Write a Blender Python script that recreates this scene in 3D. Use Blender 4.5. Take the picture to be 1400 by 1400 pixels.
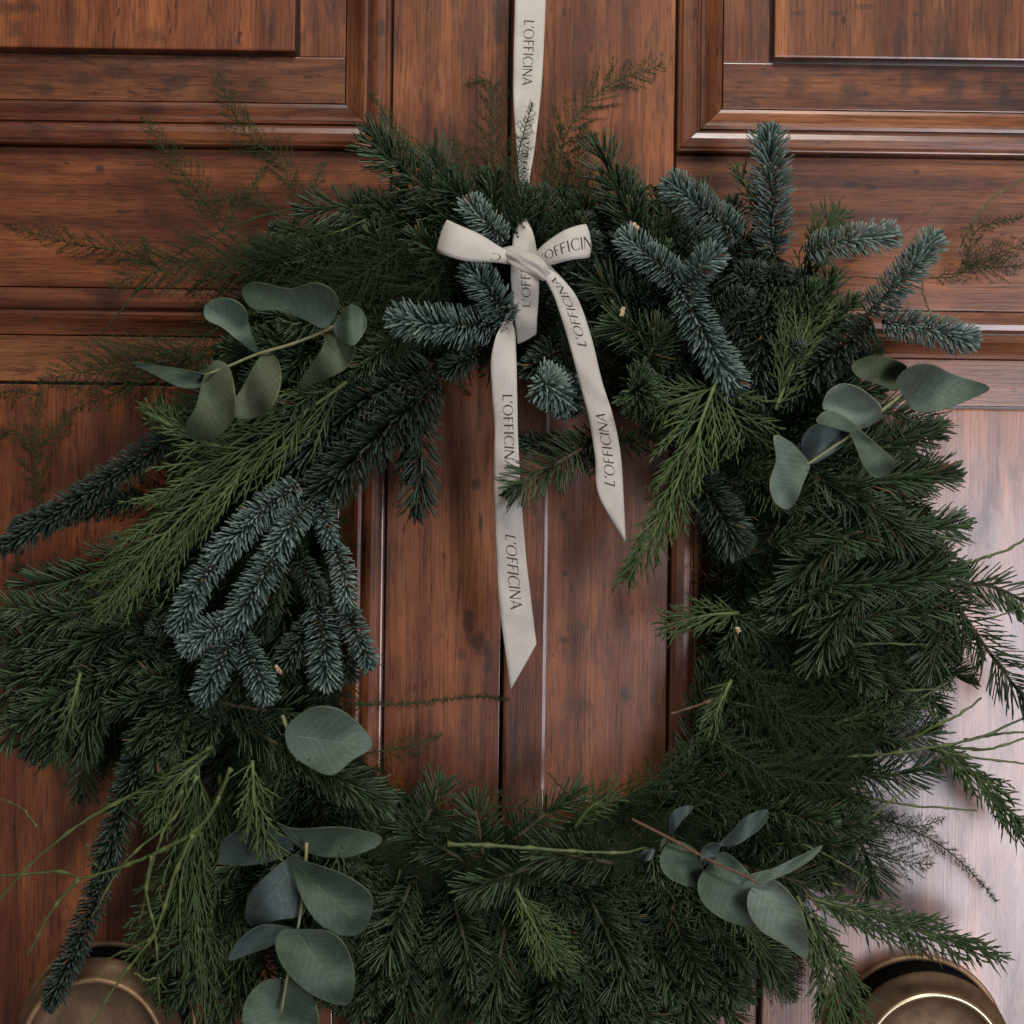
import bpy, math, random
import numpy as np
from mathutils import Vector, Matrix

# ------------------------------------------------------------------ clear
for o in list(bpy.data.objects):
    bpy.data.objects.remove(o)
scene = bpy.context.scene
COL = scene.collection
random.seed(11)
RNG = np.random.default_rng(7)

# ------------------------------------------------------------------ camera
D = 1.5                      # camera to door face (m)
S = 0.000625                 # metres per photo pixel (1400 px wide) on the door face
TH = math.radians(0.8)       # slight camera roll
cam_data = bpy.data.cameras.new('camera')
cam = bpy.data.objects.new('camera', cam_data)
COL.objects.link(cam)
cam.location = (0, -D, 0)
cam.rotation_euler = (Matrix.Rotation(-TH, 3, 'Y') @ Matrix.Rotation(math.radians(90), 3, 'X')).to_euler()
cam_data.sensor_width = 36
cam_data.lens = 36 * D / (1400 * S)
cam_data.clip_start = 0.05
cam_data.clip_end = 60
scene.camera = cam
RV = np.array([math.cos(TH), 0, math.sin(TH)])
UV = np.array([-math.sin(TH), 0, math.cos(TH)])
FW = np.array([0, 1.0, 0])
CAM = np.array([0, -D, 0.0])

# ------------------------------------------------------------------ world and lamps
world = bpy.data.worlds.new('World')
scene.world = world
world.use_nodes = True
bg = world.node_tree.nodes['Background']
bg.inputs[0].default_value = (1.0, 0.98, 0.96, 1)
bg.inputs[1].default_value = 0.10

def area(name, loc, target, w, h, power, color):
    l = bpy.data.lights.new(name, 'AREA')
    l.shape = 'RECTANGLE'; l.size = w; l.size_y = h; l.energy = power; l.color = color
    o = bpy.data.objects.new(name, l); COL.objects.link(o)
    o.location = loc
    o.rotation_euler = (Vector(target) - Vector(loc)).to_track_quat('-Z', 'Y').to_euler()
    return o
area('high_window_light', (0.25, -1.6, 1.95), (0, 0, 0.1), 0.9, 0.6, 41, (1.0, 0.95, 0.88))
area('open_doorway_light', (1.34, -3.0, -0.66), (1.30, 0, -0.6), 0.60, 1.66, 54, (0.95, 0.91, 1.0))

scene.view_settings.view_transform = 'Standard'
scene.view_settings.look = 'None'
scene.view_settings.exposure = 0.0
scene.view_settings.gamma = 1.0
scene.render.engine = 'CYCLES'

# ------------------------------------------------------------------ helpers
def P(px, py, d=0.0):
    """photo pixel + height d above the door face -> world point"""
    u = (px - 700) * S; v = (700 - py) * S
    t = (D - d) / D
    return CAM + t * (u * RV + v * UV + D * FW)

def unit(a):
    n = np.linalg.norm(a, axis=-1, keepdims=True)
    return a / np.maximum(n, 1e-9)

def cr(pts, n):
    """Catmull-Rom through pts, n samples uniform in parameter"""
    p = np.array(pts, float)
    if len(p) == 2:
        t = np.linspace(0, 1, n)[:, None]
        return p[0] * (1 - t) + p[1] * t
    p = np.vstack([2 * p[0] - p[1], p, 2 * p[-1] - p[-2]])
    m = len(p) - 3
    # chord-length spaced parameter
    seg = np.linalg.norm(p[2:-1] - p[1:-2], axis=1)
    cum = np.concatenate([[0], np.cumsum(seg)])
    q = np.linspace(0, cum[-1], n)
    i = np.clip(np.searchsorted(cum, q, side='right') - 1, 0, m - 1)
    t = ((q - cum[i]) / np.maximum(seg[i], 1e-9))[:, None]
    a, b, c, d = p[i], p[i + 1], p[i + 2], p[i + 3]
    return 0.5 * ((2 * b) + (-a + c) * t + (2 * a - 5 * b + 4 * c - d) * t * t + (-a + 3 * b - 3 * c + d) * t ** 3)

def make_mesh(name, verts, quads=None, tris=None, rnd=None, smooth=True):
    me = bpy.data.meshes.new(name)
    verts = np.asarray(verts, np.float32)
    nq = 0 if quads is None else len(quads); nt = 0 if tris is None else len(tris)
    me.vertices.add(len(verts)); me.vertices.foreach_set('co', verts.ravel())
    idx = []; starts = []
    if nq:
        idx.append(np.asarray(quads, np.int32).ravel()); starts.append(np.arange(nq, dtype=np.int32) * 4)
    if nt:
        idx.append(np.asarray(tris, np.int32).ravel()); starts.append(nq * 4 + np.arange(nt, dtype=np.int32) * 3)
    idx = np.concatenate(idx); starts = np.concatenate(starts)
    me.loops.add(len(idx)); me.loops.foreach_set('vertex_index', idx)
    me.polygons.add(nq + nt); me.polygons.foreach_set('loop_start', starts)
    me.update(calc_edges=True)
    me.polygons.foreach_set('use_smooth', np.full(nq + nt, bool(smooth)))
    if rnd is not None:
        at = me.attributes.new('rnd', 'FLOAT', 'POINT')
        at.data.foreach_set('value', np.asarray(rnd, np.float32))
    return me

def link(name, me, mat, parent=None, origin=(0, 0, 0), matrix=None):
    o = bpy.data.objects.new(name, me)
    COL.objects.link(o)
    if mat is not None and me is not None and not me.materials:
        me.materials.append(mat)
    w = matrix if matrix is not None else Matrix.Translation(Vector([float(c) for c in origin]))
    if parent is not None:
        o.parent = parent
        o.matrix_local = WORLD[parent.name].inverted() @ w
    else:
        o.matrix_local = w
    WORLD[o.name] = w.copy()
    return o
WORLD = {}

class Mesh:
    """collects verts / quads / tris / rnd"""
    def __init__(s): s.v = []; s.q = []; s.t = []; s.r = []; s.n = 0
    def add(s, v, q=None, t=None, r=None):
        v = np.asarray(v, float)
        if q is not None and len(q): s.q.append(np.asarray(q) + s.n)
        if t is not None and len(t): s.t.append(np.asarray(t) + s.n)
        s.v.append(v); s.n += len(v)
        s.r.append(np.full(len(v), 0.5) if r is None else np.broadcast_to(np.asarray(r, float), (len(v),)))
    def build(s, name, mat, parent=None, origin=(0, 0, 0), smooth=True):
        o = np.asarray(origin, float)
        me = make_mesh(name, np.vstack(s.v) - o, np.vstack(s.q) if s.q else None, np.vstack(s.t) if s.t else None,
                       np.concatenate(s.r), smooth)
        return link(name, me, mat, parent, o)
    def mesh(s, name, smooth=True):
        return make_mesh(name, np.vstack(s.v), np.vstack(s.q) if s.q else None, np.vstack(s.t) if s.t else None,
                         np.concatenate(s.r), smooth)

def empty(name, loc, parent=None):
    o = bpy.data.objects.new(name, None); COL.objects.link(o)
    o.empty_display_size = 0.05
    w = Matrix.Translation(Vector([float(c) for c in loc]))
    if parent is not None:
        o.parent = parent; o.matrix_local = WORLD[parent.name].inverted() @ w
    else:
        o.matrix_local = w
    WORLD[o.name] = w
    return o

# ------------------------------------------------------------------ materials
def nt_new(name):
    m = bpy.data.materials.new(name); m.use_nodes = True
    n = m.node_tree.nodes; l = m.node_tree.links
    return m, n, l, n['Principled BSDF']

def ramp(n, stops):
    r = n.new('ShaderNodeValToRGB')
    e = r.color_ramp.elements
    while len(e) < len(stops): e.new(0.5)
    for k, (p, c) in enumerate(stops):
        e[k].position = p; e[k].color = (c[0], c[1], c[2], 1)
    return r

def mixrgb(n, l, a, b, f, blend='MIX'):
    m = n.new('ShaderNodeMix'); m.data_type = 'RGBA'; m.blend_type = blend
    for sock, val in ((m.inputs[0], f), (m.inputs[6], a), (m.inputs[7], b)):
        if hasattr(val, 'is_output'): l.new(val, sock)
        elif isinstance(val, (int, float)): sock.default_value = val
        else: sock.default_value = (*val, 1)
    return m.outputs[2]

def noise(n, l, vec, scale, detail=4, rough=0.55, dist=0.0):
    t = n.new('ShaderNodeTexNoise'); t.inputs['Scale'].default_value = scale
    t.inputs['Detail'].default_value = detail; t.inputs['Roughness'].default_value = rough
    t.inputs['Distortion'].default_value = dist
    if vec is not None: l.new(vec, t.inputs['Vector'])
    return t.outputs[0]

def wood(name, axis, seed=0.0, tint=(1, 1, 1), rough=0.42, stain=0.62, spots=()):
    m, n, l, b = nt_new(name)
    geo = n.new('ShaderNodeNewGeometry')
    def mapped(sc, off):
        mp = n.new('ShaderNodeMapping'); mp.inputs['Scale'].default_value = sc
        mp.inputs['Location'].default_value = (off, off * 1.7, off * 0.6)
        l.new(geo.outputs['Position'], mp.inputs[0]); return mp.outputs[0]
    A = (lambda across, along: (along, across, across)) if axis == 'X' else (lambda across, along: (across, across, along))
    big = noise(n, l, mapped(A(26, 1.6), seed), 1.0, 5, 0.6, 0.6)
    fine = noise(n, l, mapped(A(520, 12), seed + 3), 1.0, 4, 0.65, 0.2)
    pore = noise(n, l, mapped(A(620, 34), seed + 5), 1.0, 3, 0.6)
    blot = noise(n, l, mapped(A(13, 7), seed + 8), 1.0, 5, 0.62, 0.3)
    smud = noise(n, l, mapped(A(34, 9), seed + 12), 1.0, 7, 0.74, 0.5)
    T = lambda c: tuple(a * t for a, t in zip(c, tint))
    r1 = ramp(n, [(0.28, T((0.104, 0.033, 0.012))), (0.5, T((0.208, 0.070, 0.025))), (0.72, T((0.318, 0.122, 0.044)))])
    l.new(big, r1.inputs[0])
    # pine figure: wavy growth bands along the board
    wv = n.new('ShaderNodeTexWave'); wv.bands_direction = 'X' if axis != 'X' else 'Z'
    wv.inputs['Scale'].default_value = 1.0; wv.inputs['Distortion'].default_value = 5.0; wv.inputs['Detail'].default_value = 3.0
    wv.inputs['Detail Scale'].default_value = 0.35
    l.new(mapped(A(9.5, 1.1), seed + 2.2), wv.inputs['Vector'])
    rw = ramp(n, [(0.0, (0.74, 0.66, 0.62)), (0.35, (1.0, 1.0, 1.0)), (1.0, (1.08, 1.08, 1.08))]); l.new(wv.outputs[1], rw.inputs[0])
    c = mixrgb(n, l, r1.outputs[0], rw.outputs[0], 0.8, 'MULTIPLY')
    r2 = ramp(n, [(0.36, (0.45, 0.40, 0.38)), (0.50, (0.96, 0.95, 0.94)), (0.66, (1.25, 1.24, 1.22))])
    l.new(fine, r2.inputs[0])
    c = mixrgb(n, l, c, r2.outputs[0], 0.6, 'MULTIPLY')
    r3 = ramp(n, [(0.39, (0.26, 0.21, 0.20)), (0.45, (1, 1, 1)), (0.60, (1, 1, 1)), (0.68, (1.3, 1.3, 1.3))]); l.new(pore, r3.inputs[0])
    c = mixrgb(n, l, c, r3.outputs[0], 0.55, 'MULTIPLY')
    r4 = ramp(n, [(0.36, (0.50, 0.39, 0.35)), (0.52, (0.98, 0.97, 0.95)), (0.66, (1.32, 1.34, 1.34))]); l.new(blot, r4.inputs[0])
    c = mixrgb(n, l, c, r4.outputs[0], 0.9, 'MULTIPLY')
    r5 = ramp(n, [(0.545, (1, 1, 1)), (0.60, (0.50, 0.42, 0.38)), (0.68, (0.18, 0.14, 0.13))]); l.new(smud, r5.inputs[0])
    c = mixrgb(n, l, c, r5.outputs[0], stain, 'MULTIPLY')
    # small pits and scratches
    pit = noise(n, l, mapped(A(150, 45), seed + 7), 1.0, 2, 0.4)
    r7 = ramp(n, [(0.70, (1, 1, 1)), (0.735, (0.30, 0.25, 0.23))]); l.new(pit, r7.inputs[0])
    c = mixrgb(n, l, c, r7.outputs[0], 0.85, 'MULTIPLY')
    # long dark scratches and drips along the grain
    scr = noise(n, l, mapped(A(210, 5), seed + 9), 1.0, 3, 0.5, 0.3)
    r9 = ramp(n, [(0.645, (1, 1, 1)), (0.675, (0.28, 0.22, 0.20))]); l.new(scr, r9.inputs[0])
    c = mixrgb(n, l, c, r9.outputs[0], 0.5, 'MULTIPLY')
    oi = n.new('ShaderNodeObjectInfo')
    r8 = ramp(n, [(0.0, (0.84, 0.82, 0.80)), (1.0, (1.14, 1.14, 1.14))]); l.new(oi.outputs['Random'], r8.inputs[0])
    c = mixrgb(n, l, c, r8.outputs[0], 1.0, 'MULTIPLY')
    # sparse knots
    vor = n.new('ShaderNodeTexVoronoi'); vor.inputs['Scale'].default_value = 1.0
    l.new(mapped(A(9.5, 5.0), seed + 1.3), vor.inputs['Vector'])
    add = n.new('ShaderNodeMath'); add.operation = 'ADD'; l.new(vor.outputs['Distance'], add.inputs[0])
    ms = n.new('ShaderNodeMath'); ms.operation = 'MULTIPLY'; l.new(smud, ms.inputs[0]); ms.inputs[1].default_value = 0.12
    l.new(ms.outputs[0], add.inputs[1])
    r6 = ramp(n, [(0.07, (0.16, 0.11, 0.10)), (0.115, (0.55, 0.45, 0.42)), (0.17, (1, 1, 1))]); l.new(add.outputs[0], r6.inputs[0])
    c = mixrgb(n, l, c, r6.outputs[0], 0.9, 'MULTIPLY')
    # individual knots, burns and stains: (photo x, photo y, half width, half height, darkness)
    if spots:
        wn = n.new('ShaderNodeTexNoise'); wn.inputs['Scale'].default_value = 130; wn.inputs['Detail'].default_value = 4
        l.new(geo.outputs['Position'], wn.inputs['Vector'])
        for (sx, sy, rx, ry, dk) in spots:
            q = P(sx, sy)
            sub = n.new('ShaderNodeVectorMath'); sub.operation = 'SUBTRACT'; l.new(geo.outputs['Position'], sub.inputs[0]); sub.inputs[1].default_value = (q[0], 0, q[2])
            mu = n.new('ShaderNodeVectorMath'); mu.operation = 'MULTIPLY'; l.new(sub.outputs[0], mu.inputs[0]); mu.inputs[1].default_value = (1 / (rx * S), 0, 1 / (ry * S))
            ln = n.new('ShaderNodeVectorMath'); ln.operation = 'LENGTH'; l.new(mu.outputs[0], ln.inputs[0])
            ad = n.new('ShaderNodeMath'); ad.operation = 'MULTIPLY_ADD'; l.new(wn.outputs[0], ad.inputs[0]); ad.inputs[1].default_value = 1.5; l.new(ln.outputs['Value'], ad.inputs[2])
            mr = n.new('ShaderNodeMapRange'); mr.inputs[1].default_value = 1.15; mr.inputs[2].default_value = 1.75; mr.inputs[3].default_value = dk; mr.inputs[4].default_value = 0.0
            l.new(ad.outputs[0], mr.inputs[0])
            c = mixrgb(n, l, c, (0.020, 0.011, 0.007), mr.outputs[0])
    l.new(c, b.inputs['Base Color'])
    rr = n.new('ShaderNodeMapRange'); rr.inputs[3].default_value = rough - 0.06; rr.inputs[4].default_value = rough + 0.16
    l.new(smud, rr.inputs[0]); l.new(rr.outputs[0], b.inputs['Roughness'])
    b.inputs['Specular IOR Level'].default_value = 0.22
    b.inputs['Coat Weight'].default_value = 1.0
    b.inputs['Coat IOR'].default_value = 1.62
    cr_ = n.new('ShaderNodeMapRange'); cr_.inputs[3].default_value = 0.16; cr_.inputs[4].default_value = 0.36
    l.new(smud, cr_.inputs[0]); l.new(cr_.outputs[0], b.inputs['Coat Roughness'])
    cb = n.new('ShaderNodeBump'); cb.inputs['Strength'].default_value = 0.10; cb.inputs['Distance'].default_value = 0.0008
    l.new(fine, cb.inputs['Height']); l.new(cb.outputs[0], b.inputs['Coat Normal'])
    bp = n.new('ShaderNodeBump'); bp.inputs['Strength'].default_value = 0.22; bp.inputs['Distance'].default_value = 0.0006
    sm = n.new('ShaderNodeMath'); sm.operation = 'ADD'; l.new(fine, sm.inputs[0]); l.new(pore, sm.inputs[1])
    l.new(sm.outputs[0], bp.inputs['Height']); l.new(bp.outputs[0], b.inputs['Normal'])
    return m

def leafmat(name, c1, c2, rough=0.5, spec=0.35, nscale=220, sheen=0.0, transl=0.0):
    m, n, l, b = nt_new(name)
    at = n.new('ShaderNodeAttribute'); at.attribute_name = 'rnd'
    r = ramp(n, [(0.0, c1), (0.96, c2), (0.985, (0.15, 0.085, 0.035))]); l.new(at.outputs['Fac'], r.inputs[0])
    geo = n.new('ShaderNodeNewGeometry')
    nz = noise(n, l, geo.outputs['Position'], nscale, 2)
    r2 = ramp(n, [(0.3, (0.75, 0.75, 0.75)), (0.7, (1.2, 1.2, 1.2))]); l.new(nz, r2.inputs[0])
    c = mixrgb(n, l, r.outputs[0], r2.outputs[0], 0.8, 'MULTIPLY')
    oi = n.new('ShaderNodeObjectInfo')
    r3 = ramp(n, [(0.0, (0.78, 0.80, 0.80)), (1.0, (1.18, 1.15, 1.1))]); l.new(oi.outputs['Random'], r3.inputs[0])
    c = mixrgb(n, l, c, r3.outputs[0], 0.9, 'MULTIPLY')
    l.new(c, b.inputs['Base Color'])
    b.inputs['Roughness'].default_value = rough
    b.inputs['Specular IOR Level'].default_value = spec
    b.inputs['Sheen Weight'].default_value = sheen
    if transl > 0:
        tr = n.new('ShaderNodeBsdfTranslucent'); l.new(c, tr.inputs[0])
        mx = n.new('ShaderNodeMixShader'); mx.inputs[0].default_value = transl
        out = n['Material Output']
        l.new(b.outputs[0], mx.inputs[1]); l.new(tr.outputs[0], mx.inputs[2]); l.new(mx.outputs[0], out.inputs[0])
    return m

M = {}
M['stile_l'] = wood('wood_stile_left', 'Z', 0.0, (1.0, 0.95, 0.9), spots=[(652, 662, 8, 11, .75), (640, 850, 9, 26, .7), (655, 880, 15, 22, .75), (668, 905, 10, 26, .6), (657, 715, 4, 16, .7), (655, 560, 5, 40, .6), (632, 895, 9, 12, .5), (682, 30, 10, 60, .7), (522, 42, 8, 14, .6), (575, 130, 3, 14, .6), (590, 990, 3, 40, .5)])
M['rail_l'] = wood('wood_rail_left', 'X', 4.0, (0.98, 0.86, 0.78), spots=[(136, 232, 8, 9, .7), (98, 263, 7, 5, .6), (163, 266, 9, 5, .6), (200, 289, 6, 5, .6), (60, 300, 70, 6, .3), (180, 325, 60, 5, .3), (50, 436, 10, 5, .5)])
M['panel_l'] = wood('wood_panel_left', 'Z', 9.0, (1.0, 0.88, 0.80), stain=0.75, spots=[(24, 12, 40, 12, .6), (25, 42, 14, 20, .5), (210, 50, 22, 14, .4), (372, 30, 10, 40, .4), (100, 40, 14, 30, .3)])
M['margin_l'] = wood('wood_margin_left', 'X', 13.0, (0.88, 0.9, 0.9), stain=0.95, spots=[(110, 108, 30, 18, .6), (160, 96, 24, 16, .55), (240, 112, 26, 18, .6), (300, 92, 30, 12, .5), (60, 120, 20, 12, .5), (200, 80, 60, 6, .5), (350, 116, 24, 12, .5)])
M['stile_r'] = wood('wood_stile_right', 'Z', 17.0, (1.05, 1.02, 0.98), spots=[(770, 705, 7, 12, .7), (773, 785, 4, 5, .7), (790, 880, 34, 40, .45), (790, 965, 24, 22, .4), (855, 950, 9, 18, .7), (830, 900, 16, 40, .35), (772, 875, 10, 5, .6), (808, 66, 4, 6, .7), (905, 75, 3, 6, .7), (771, 16, 3, 10, .7), (900, 140, 6, 30, .4)])
M['rail_r'] = wood('wood_rail_right', 'X', 21.0, (1.08, 1.10, 1.08), spots=[(1162, 252, 18, 7, .85), (1290, 250, 60, 10, .35), (1105, 290, 30, 5, .35), (1168, 186, 8, 4, .5), (1250, 400, 60, 8, .4)])
M['panel_r'] = wood('wood_panel_right', 'Z', 26.0, (1.05, 1.05, 1.02), stain=0.8, spots=[(1090, 20, 14, 5, .6), (1142, 20, 12, 5, .7), (1180, 12, 20, 6, .45), (1280, 50, 30, 34, .4), (1340, 30, 16, 30, .4), (1290, 80, 30, 14, .4), (1250, 22, 6, 6, .6), (1310, 620, 7, 12, .4)])
M['margin_r'] = wood('wood_margin_right', 'X', 31.0, (0.95, 0.98, 0.98), stain=0.95, spots=[(1090, 118, 22, 18, .5), (1165, 125, 24, 18, .6), (1240, 110, 10, 26, .5), (1310, 118, 22, 20, .6), (1375, 130, 10, 24, .7), (1350, 110, 10, 18, .5)])
M['astragal'] = wood('wood_astragal', 'Z', 37.0, (0.92, 0.88, 0.86))
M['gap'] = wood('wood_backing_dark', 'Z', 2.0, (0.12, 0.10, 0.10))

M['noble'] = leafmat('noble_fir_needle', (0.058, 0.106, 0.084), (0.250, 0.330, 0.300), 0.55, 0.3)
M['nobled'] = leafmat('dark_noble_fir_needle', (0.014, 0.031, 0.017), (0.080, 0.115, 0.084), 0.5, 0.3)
M['nord'] = leafmat('green_fir_needle', (0.013, 0.031, 0.011), (0.064, 0.108, 0.046), 0.42, 0.45)
M['cedar'] = leafmat('cedar_scale_leaf', (0.020, 0.046, 0.014), (0.080, 0.122, 0.036), 0.5, 0.3)
M['fern'] = leafmat('fern_needle', (0.016, 0.034, 0.012), (0.050, 0.078, 0.030), 0.6, 0.2)
M['bark'] = leafmat('fir_twig_bark', (0.055, 0.048, 0.030), (0.085, 0.070, 0.040), 0.8, 0.2)
M['twig'] = leafmat('green_twig', (0.046, 0.074, 0.022), (0.135, 0.165, 0.055), 0.5, 0.3)
M['btwig'] = leafmat('brown_twig', (0.10, 0.055, 0.035), (0.17, 0.10, 0.06), 0.7, 0.2)
M['cut'] = leafmat('cut_wood', (0.45, 0.33, 0.20), (0.55, 0.42, 0.28), 0.7, 0.2)
M['estem'] = leafmat('eucalyptus_stem', (0.20, 0.21, 0.10), (0.27, 0.26, 0.13), 0.5, 0.3)
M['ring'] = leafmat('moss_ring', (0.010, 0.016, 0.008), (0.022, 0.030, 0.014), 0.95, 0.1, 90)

M['moss'] = leafmat('moss_bristle', (0.012, 0.028, 0.010), (0.035, 0.062, 0.026), 0.7, 0.2)
def eucmat(name, tone):
    m, n, l, b = nt_new(name)
    at = n.new('ShaderNodeAttribute'); at.attribute_name = 'rnd'       # 0 midrib .. 1 rim
    geo = n.new('ShaderNodeNewGeometry')
    n1 = noise(n, l, geo.outputs['Position'], 38, 5, 0.6)
    n2 = noise(n, l, geo.outputs['Position'], 420, 3, 0.6)
    r1 = ramp(n, [(0.3, tuple(0.78 * c for c in tone)), (0.7, tuple(1.18 * c for c in tone))]); l.new(n1, r1.inputs[0])
    r2 = ramp(n, [(0.3, (0.85, 0.87, 0.85)), (0.7, (1.1, 1.1, 1.1))]); l.new(n2, r2.inputs[0])
    c = mixrgb(n, l, r1.outputs[0], r2.outputs[0], 0.8, 'MULTIPLY')
    r3 = ramp(n, [(0.0, (1.45, 1.45, 1.2)), (0.05, (1.0, 1.0, 1.0)), (0.95, (1, 1, 1)), (1.0, (1.3, 1.15, 0.9))]); l.new(at.outputs['Fac'], r3.inputs[0])
    c = mixrgb(n, l, c, r3.outputs[0], 1.0, 'MULTIPLY')
    # side veins running out from the midrib
    av = n.new('ShaderNodeAttribute'); av.attribute_name = 'along'
    m1 = n.new('ShaderNodeMath'); m1.operation = 'MULTIPLY_ADD'; l.new(at.outputs['Fac'], m1.inputs[0]); m1.inputs[1].default_value = -0.28; l.new(av.outputs['Fac'], m1.inputs[2])
    m2 = n.new('ShaderNodeMath'); m2.operation = 'MULTIPLY_ADD'; l.new(n1, m2.inputs[0]); m2.inputs[1].default_value = 0.10; l.new(m1.outputs[0], m2.inputs[2])
    m3 = n.new('ShaderNodeMath'); m3.operation = 'MULTIPLY'; l.new(m2.outputs[0], m3.inputs[0]); m3.inputs[1].default_value = 62.0
    m4 = n.new('ShaderNodeMath'); m4.operation = 'SINE'; l.new(m3.outputs[0], m4.inputs[0])
    rv = ramp(n, [(0.80, (1, 1, 1)), (0.98, (1.34, 1.34, 1.22))]); l.new(m4.outputs[0], rv.inputs[0])
    c = mixrgb(n, l, c, rv.outputs[0], 0.8, 'MULTIPLY')
    # brown specks and rubbed bloom
    sp = noise(n, l, geo.outputs['Position'], 150, 3, 0.6)
    rs = ramp(n, [(0.69, (1, 1, 1)), (0.75, (0.62, 0.52, 0.36))]); l.new(sp, rs.inputs[0])
    c = mixrgb(n, l, c, rs.outputs[0], 0.7, 'MULTIPLY')
    n4 = noise(n, l, geo.outputs['Position'], 14, 4, 0.6)
    rb = ramp(n, [(0.38, (0.55, 0.60, 0.50)), (0.62, (1.22, 1.22, 1.26))]); l.new(n4, rb.inputs[0])
    c = mixrgb(n, l, c, rb.outputs[0], 0.85, 'MULTIPLY')
    oi = n.new('ShaderNodeObjectInfo')
    ro = ramp(n, [(0.0, (0.68, 0.72, 0.66)), (1.0, (1.25, 1.22, 1.25))]); l.new(oi.outputs['Random'], ro.inputs[0])
    c = mixrgb(n, l, c, ro.outputs[0], 1.0, 'MULTIPLY')
    l.new(c, b.inputs['Base Color'])
    b.inputs['Roughness'].default_value = 0.62
    b.inputs['Specular IOR Level'].default_value = 0.25
    tr = n.new('ShaderNodeBsdfTranslucent'); l.new(c, tr.inputs[0])
    mx = n.new('ShaderNodeMixShader'); mx.inputs[0].default_value = 0.12
    l.new(b.outputs[0], mx.inputs[1]); l.new(tr.outputs[0], mx.inputs[2]); l.new(mx.outputs[0], n['Material Output'].inputs[0])
    bp = n.new('ShaderNodeBump'); bp.inputs['Strength'].default_value = 0.15; bp.inputs['Distance'].default_value = 0.001
    l.new(n1, bp.inputs['Height']); l.new(bp.outputs[0], b.inputs['Normal'])
    return m
M['euc_green'] = eucmat('eucalyptus_leaf_green', (0.098, 0.138, 0.106))
M['euc_olive'] = eucmat('eucalyptus_leaf_olive', (0.090, 0.108, 0.066))
M['euc_blue'] = eucmat('eucalyptus_leaf_blue', (0.086, 0.118, 0.122))
M['euc_pale'] = eucmat('eucalyptus_leaf_pale', (0.150, 0.190, 0.160))

def ribbonmat():
    m, n, l, b = nt_new('cotton_ribbon')
    at = n.new('ShaderNodeUVMap'); at.uv_map = 'weave'
    def wv(rot, sc):
        mp = n.new('ShaderNodeMapping'); mp.inputs['Rotation'].default_value = (0, 0, rot)
        l.new(at.outputs[0], mp.inputs[0])
        w = n.new('ShaderNodeTexWave'); w.inputs['Scale'].default_value = sc; w.inputs['Distortion'].default_value = 0.6
        l.new(mp.outputs[0], w.inputs[0]); return w.outputs[1]
    wa, wb = wv(0, 290), wv(math.pi / 2, 290)
    mm = n.new('ShaderNodeMath'); mm.operation = 'MULTIPLY'; l.new(wa, mm.inputs[0]); l.new(wb, mm.inputs[1])
    geo = n.new('ShaderNodeNewGeometry')
    nz = noise(n, l, geo.outputs['Position'], 45, 5, 0.6)
    r = ramp(n, [(0.3, (0.68, 0.64, 0.565)), (0.7, (0.80, 0.77, 0.705))]); l.new(nz, r.inputs[0])
    rwv = ramp(n, [(0.0, (0.80, 0.79, 0.77)), (0.6, (1.04, 1.04, 1.04))]); l.new(mm.outputs[0], rwv.inputs[0])
    l.new(mixrgb(n, l, r.outputs[0], rwv.outputs[0], 0.5, 'MULTIPLY'), b.inputs['Base Color'])
    b.inputs['Roughness'].default_value = 0.85; b.inputs['Specular IOR Level'].default_value = 0.2
    b.inputs['Sheen Weight'].default_value = 0.15
    tr = n.new('ShaderNodeBsdfTranslucent'); tr.inputs[0].default_value = (0.66, 0.50, 0.33, 1)
    mx = n.new('ShaderNodeMixShader'); mx.inputs[0].default_value = 0.22
    l.new(b.outputs[0], mx.inputs[1]); l.new(tr.outputs[0], mx.inputs[2]); l.new(mx.outputs[0], n['Material Output'].inputs[0])
    bp = n.new('ShaderNodeBump'); bp.inputs['Strength'].default_value = 0.5; bp.inputs['Distance'].default_value = 0.0005
    l.new(mm.outputs[0], bp.inputs['Height']); l.new(bp.outputs[0], b.inputs['Normal'])
    return m
M['ribbon'] = ribbonmat()
m_, n_, l_, b_ = nt_new('print_ink'); b_.inputs['Base Color'].default_value = (0.022, 0.020, 0.019, 1); b_.inputs['Roughness'].default_value = 0.7
M['ink'] = m_

def metal(name, col, rough, metallic=1.0, tarn=0.6):
    m, n, l, b = nt_new(name)
    geo = n.new('ShaderNodeNewGeometry')
    nz = noise(n, l, geo.outputs['Position'], 60, 6, 0.65, 0.3)
    r = ramp(n, [(0.32, tuple(c * tarn for c in col)), (0.68, col)]); l.new(nz, r.inputs[0])
    l.new(r.outputs[0], b.inputs['Base Color'])
    b.inputs['Metallic'].default_value = metallic
    rr = n.new('ShaderNodeMapRange'); rr.inputs[3].default_value = rough + 0.15; rr.inputs[4].default_value = rough - 0.08
    l.new(nz, rr.inputs[0]); l.new(rr.outputs[0], b.inputs['Roughness'])
    return m
M['bronze'] = metal('aged_bronze', (0.27, 0.175, 0.10), 0.52, 0.55, 0.5)
M['bronze_rim'] = metal('worn_bronze_rim', (0.46, 0.29, 0.16), 0.48, 0.55, 0.55)
M['brass_rim'] = metal('worn_brass_rim', (0.72, 0.60, 0.40), 0.32, 0.9, 0.8)
M['black'] = metal('blackened_metal', (0.016, 0.015, 0.014), 0.5, 0.2)

# ------------------------------------------------------------------ the double door
def door_x(px, py): return P(px, py)[0]
def door_z(px, py): return P(px, py)[2]

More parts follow.
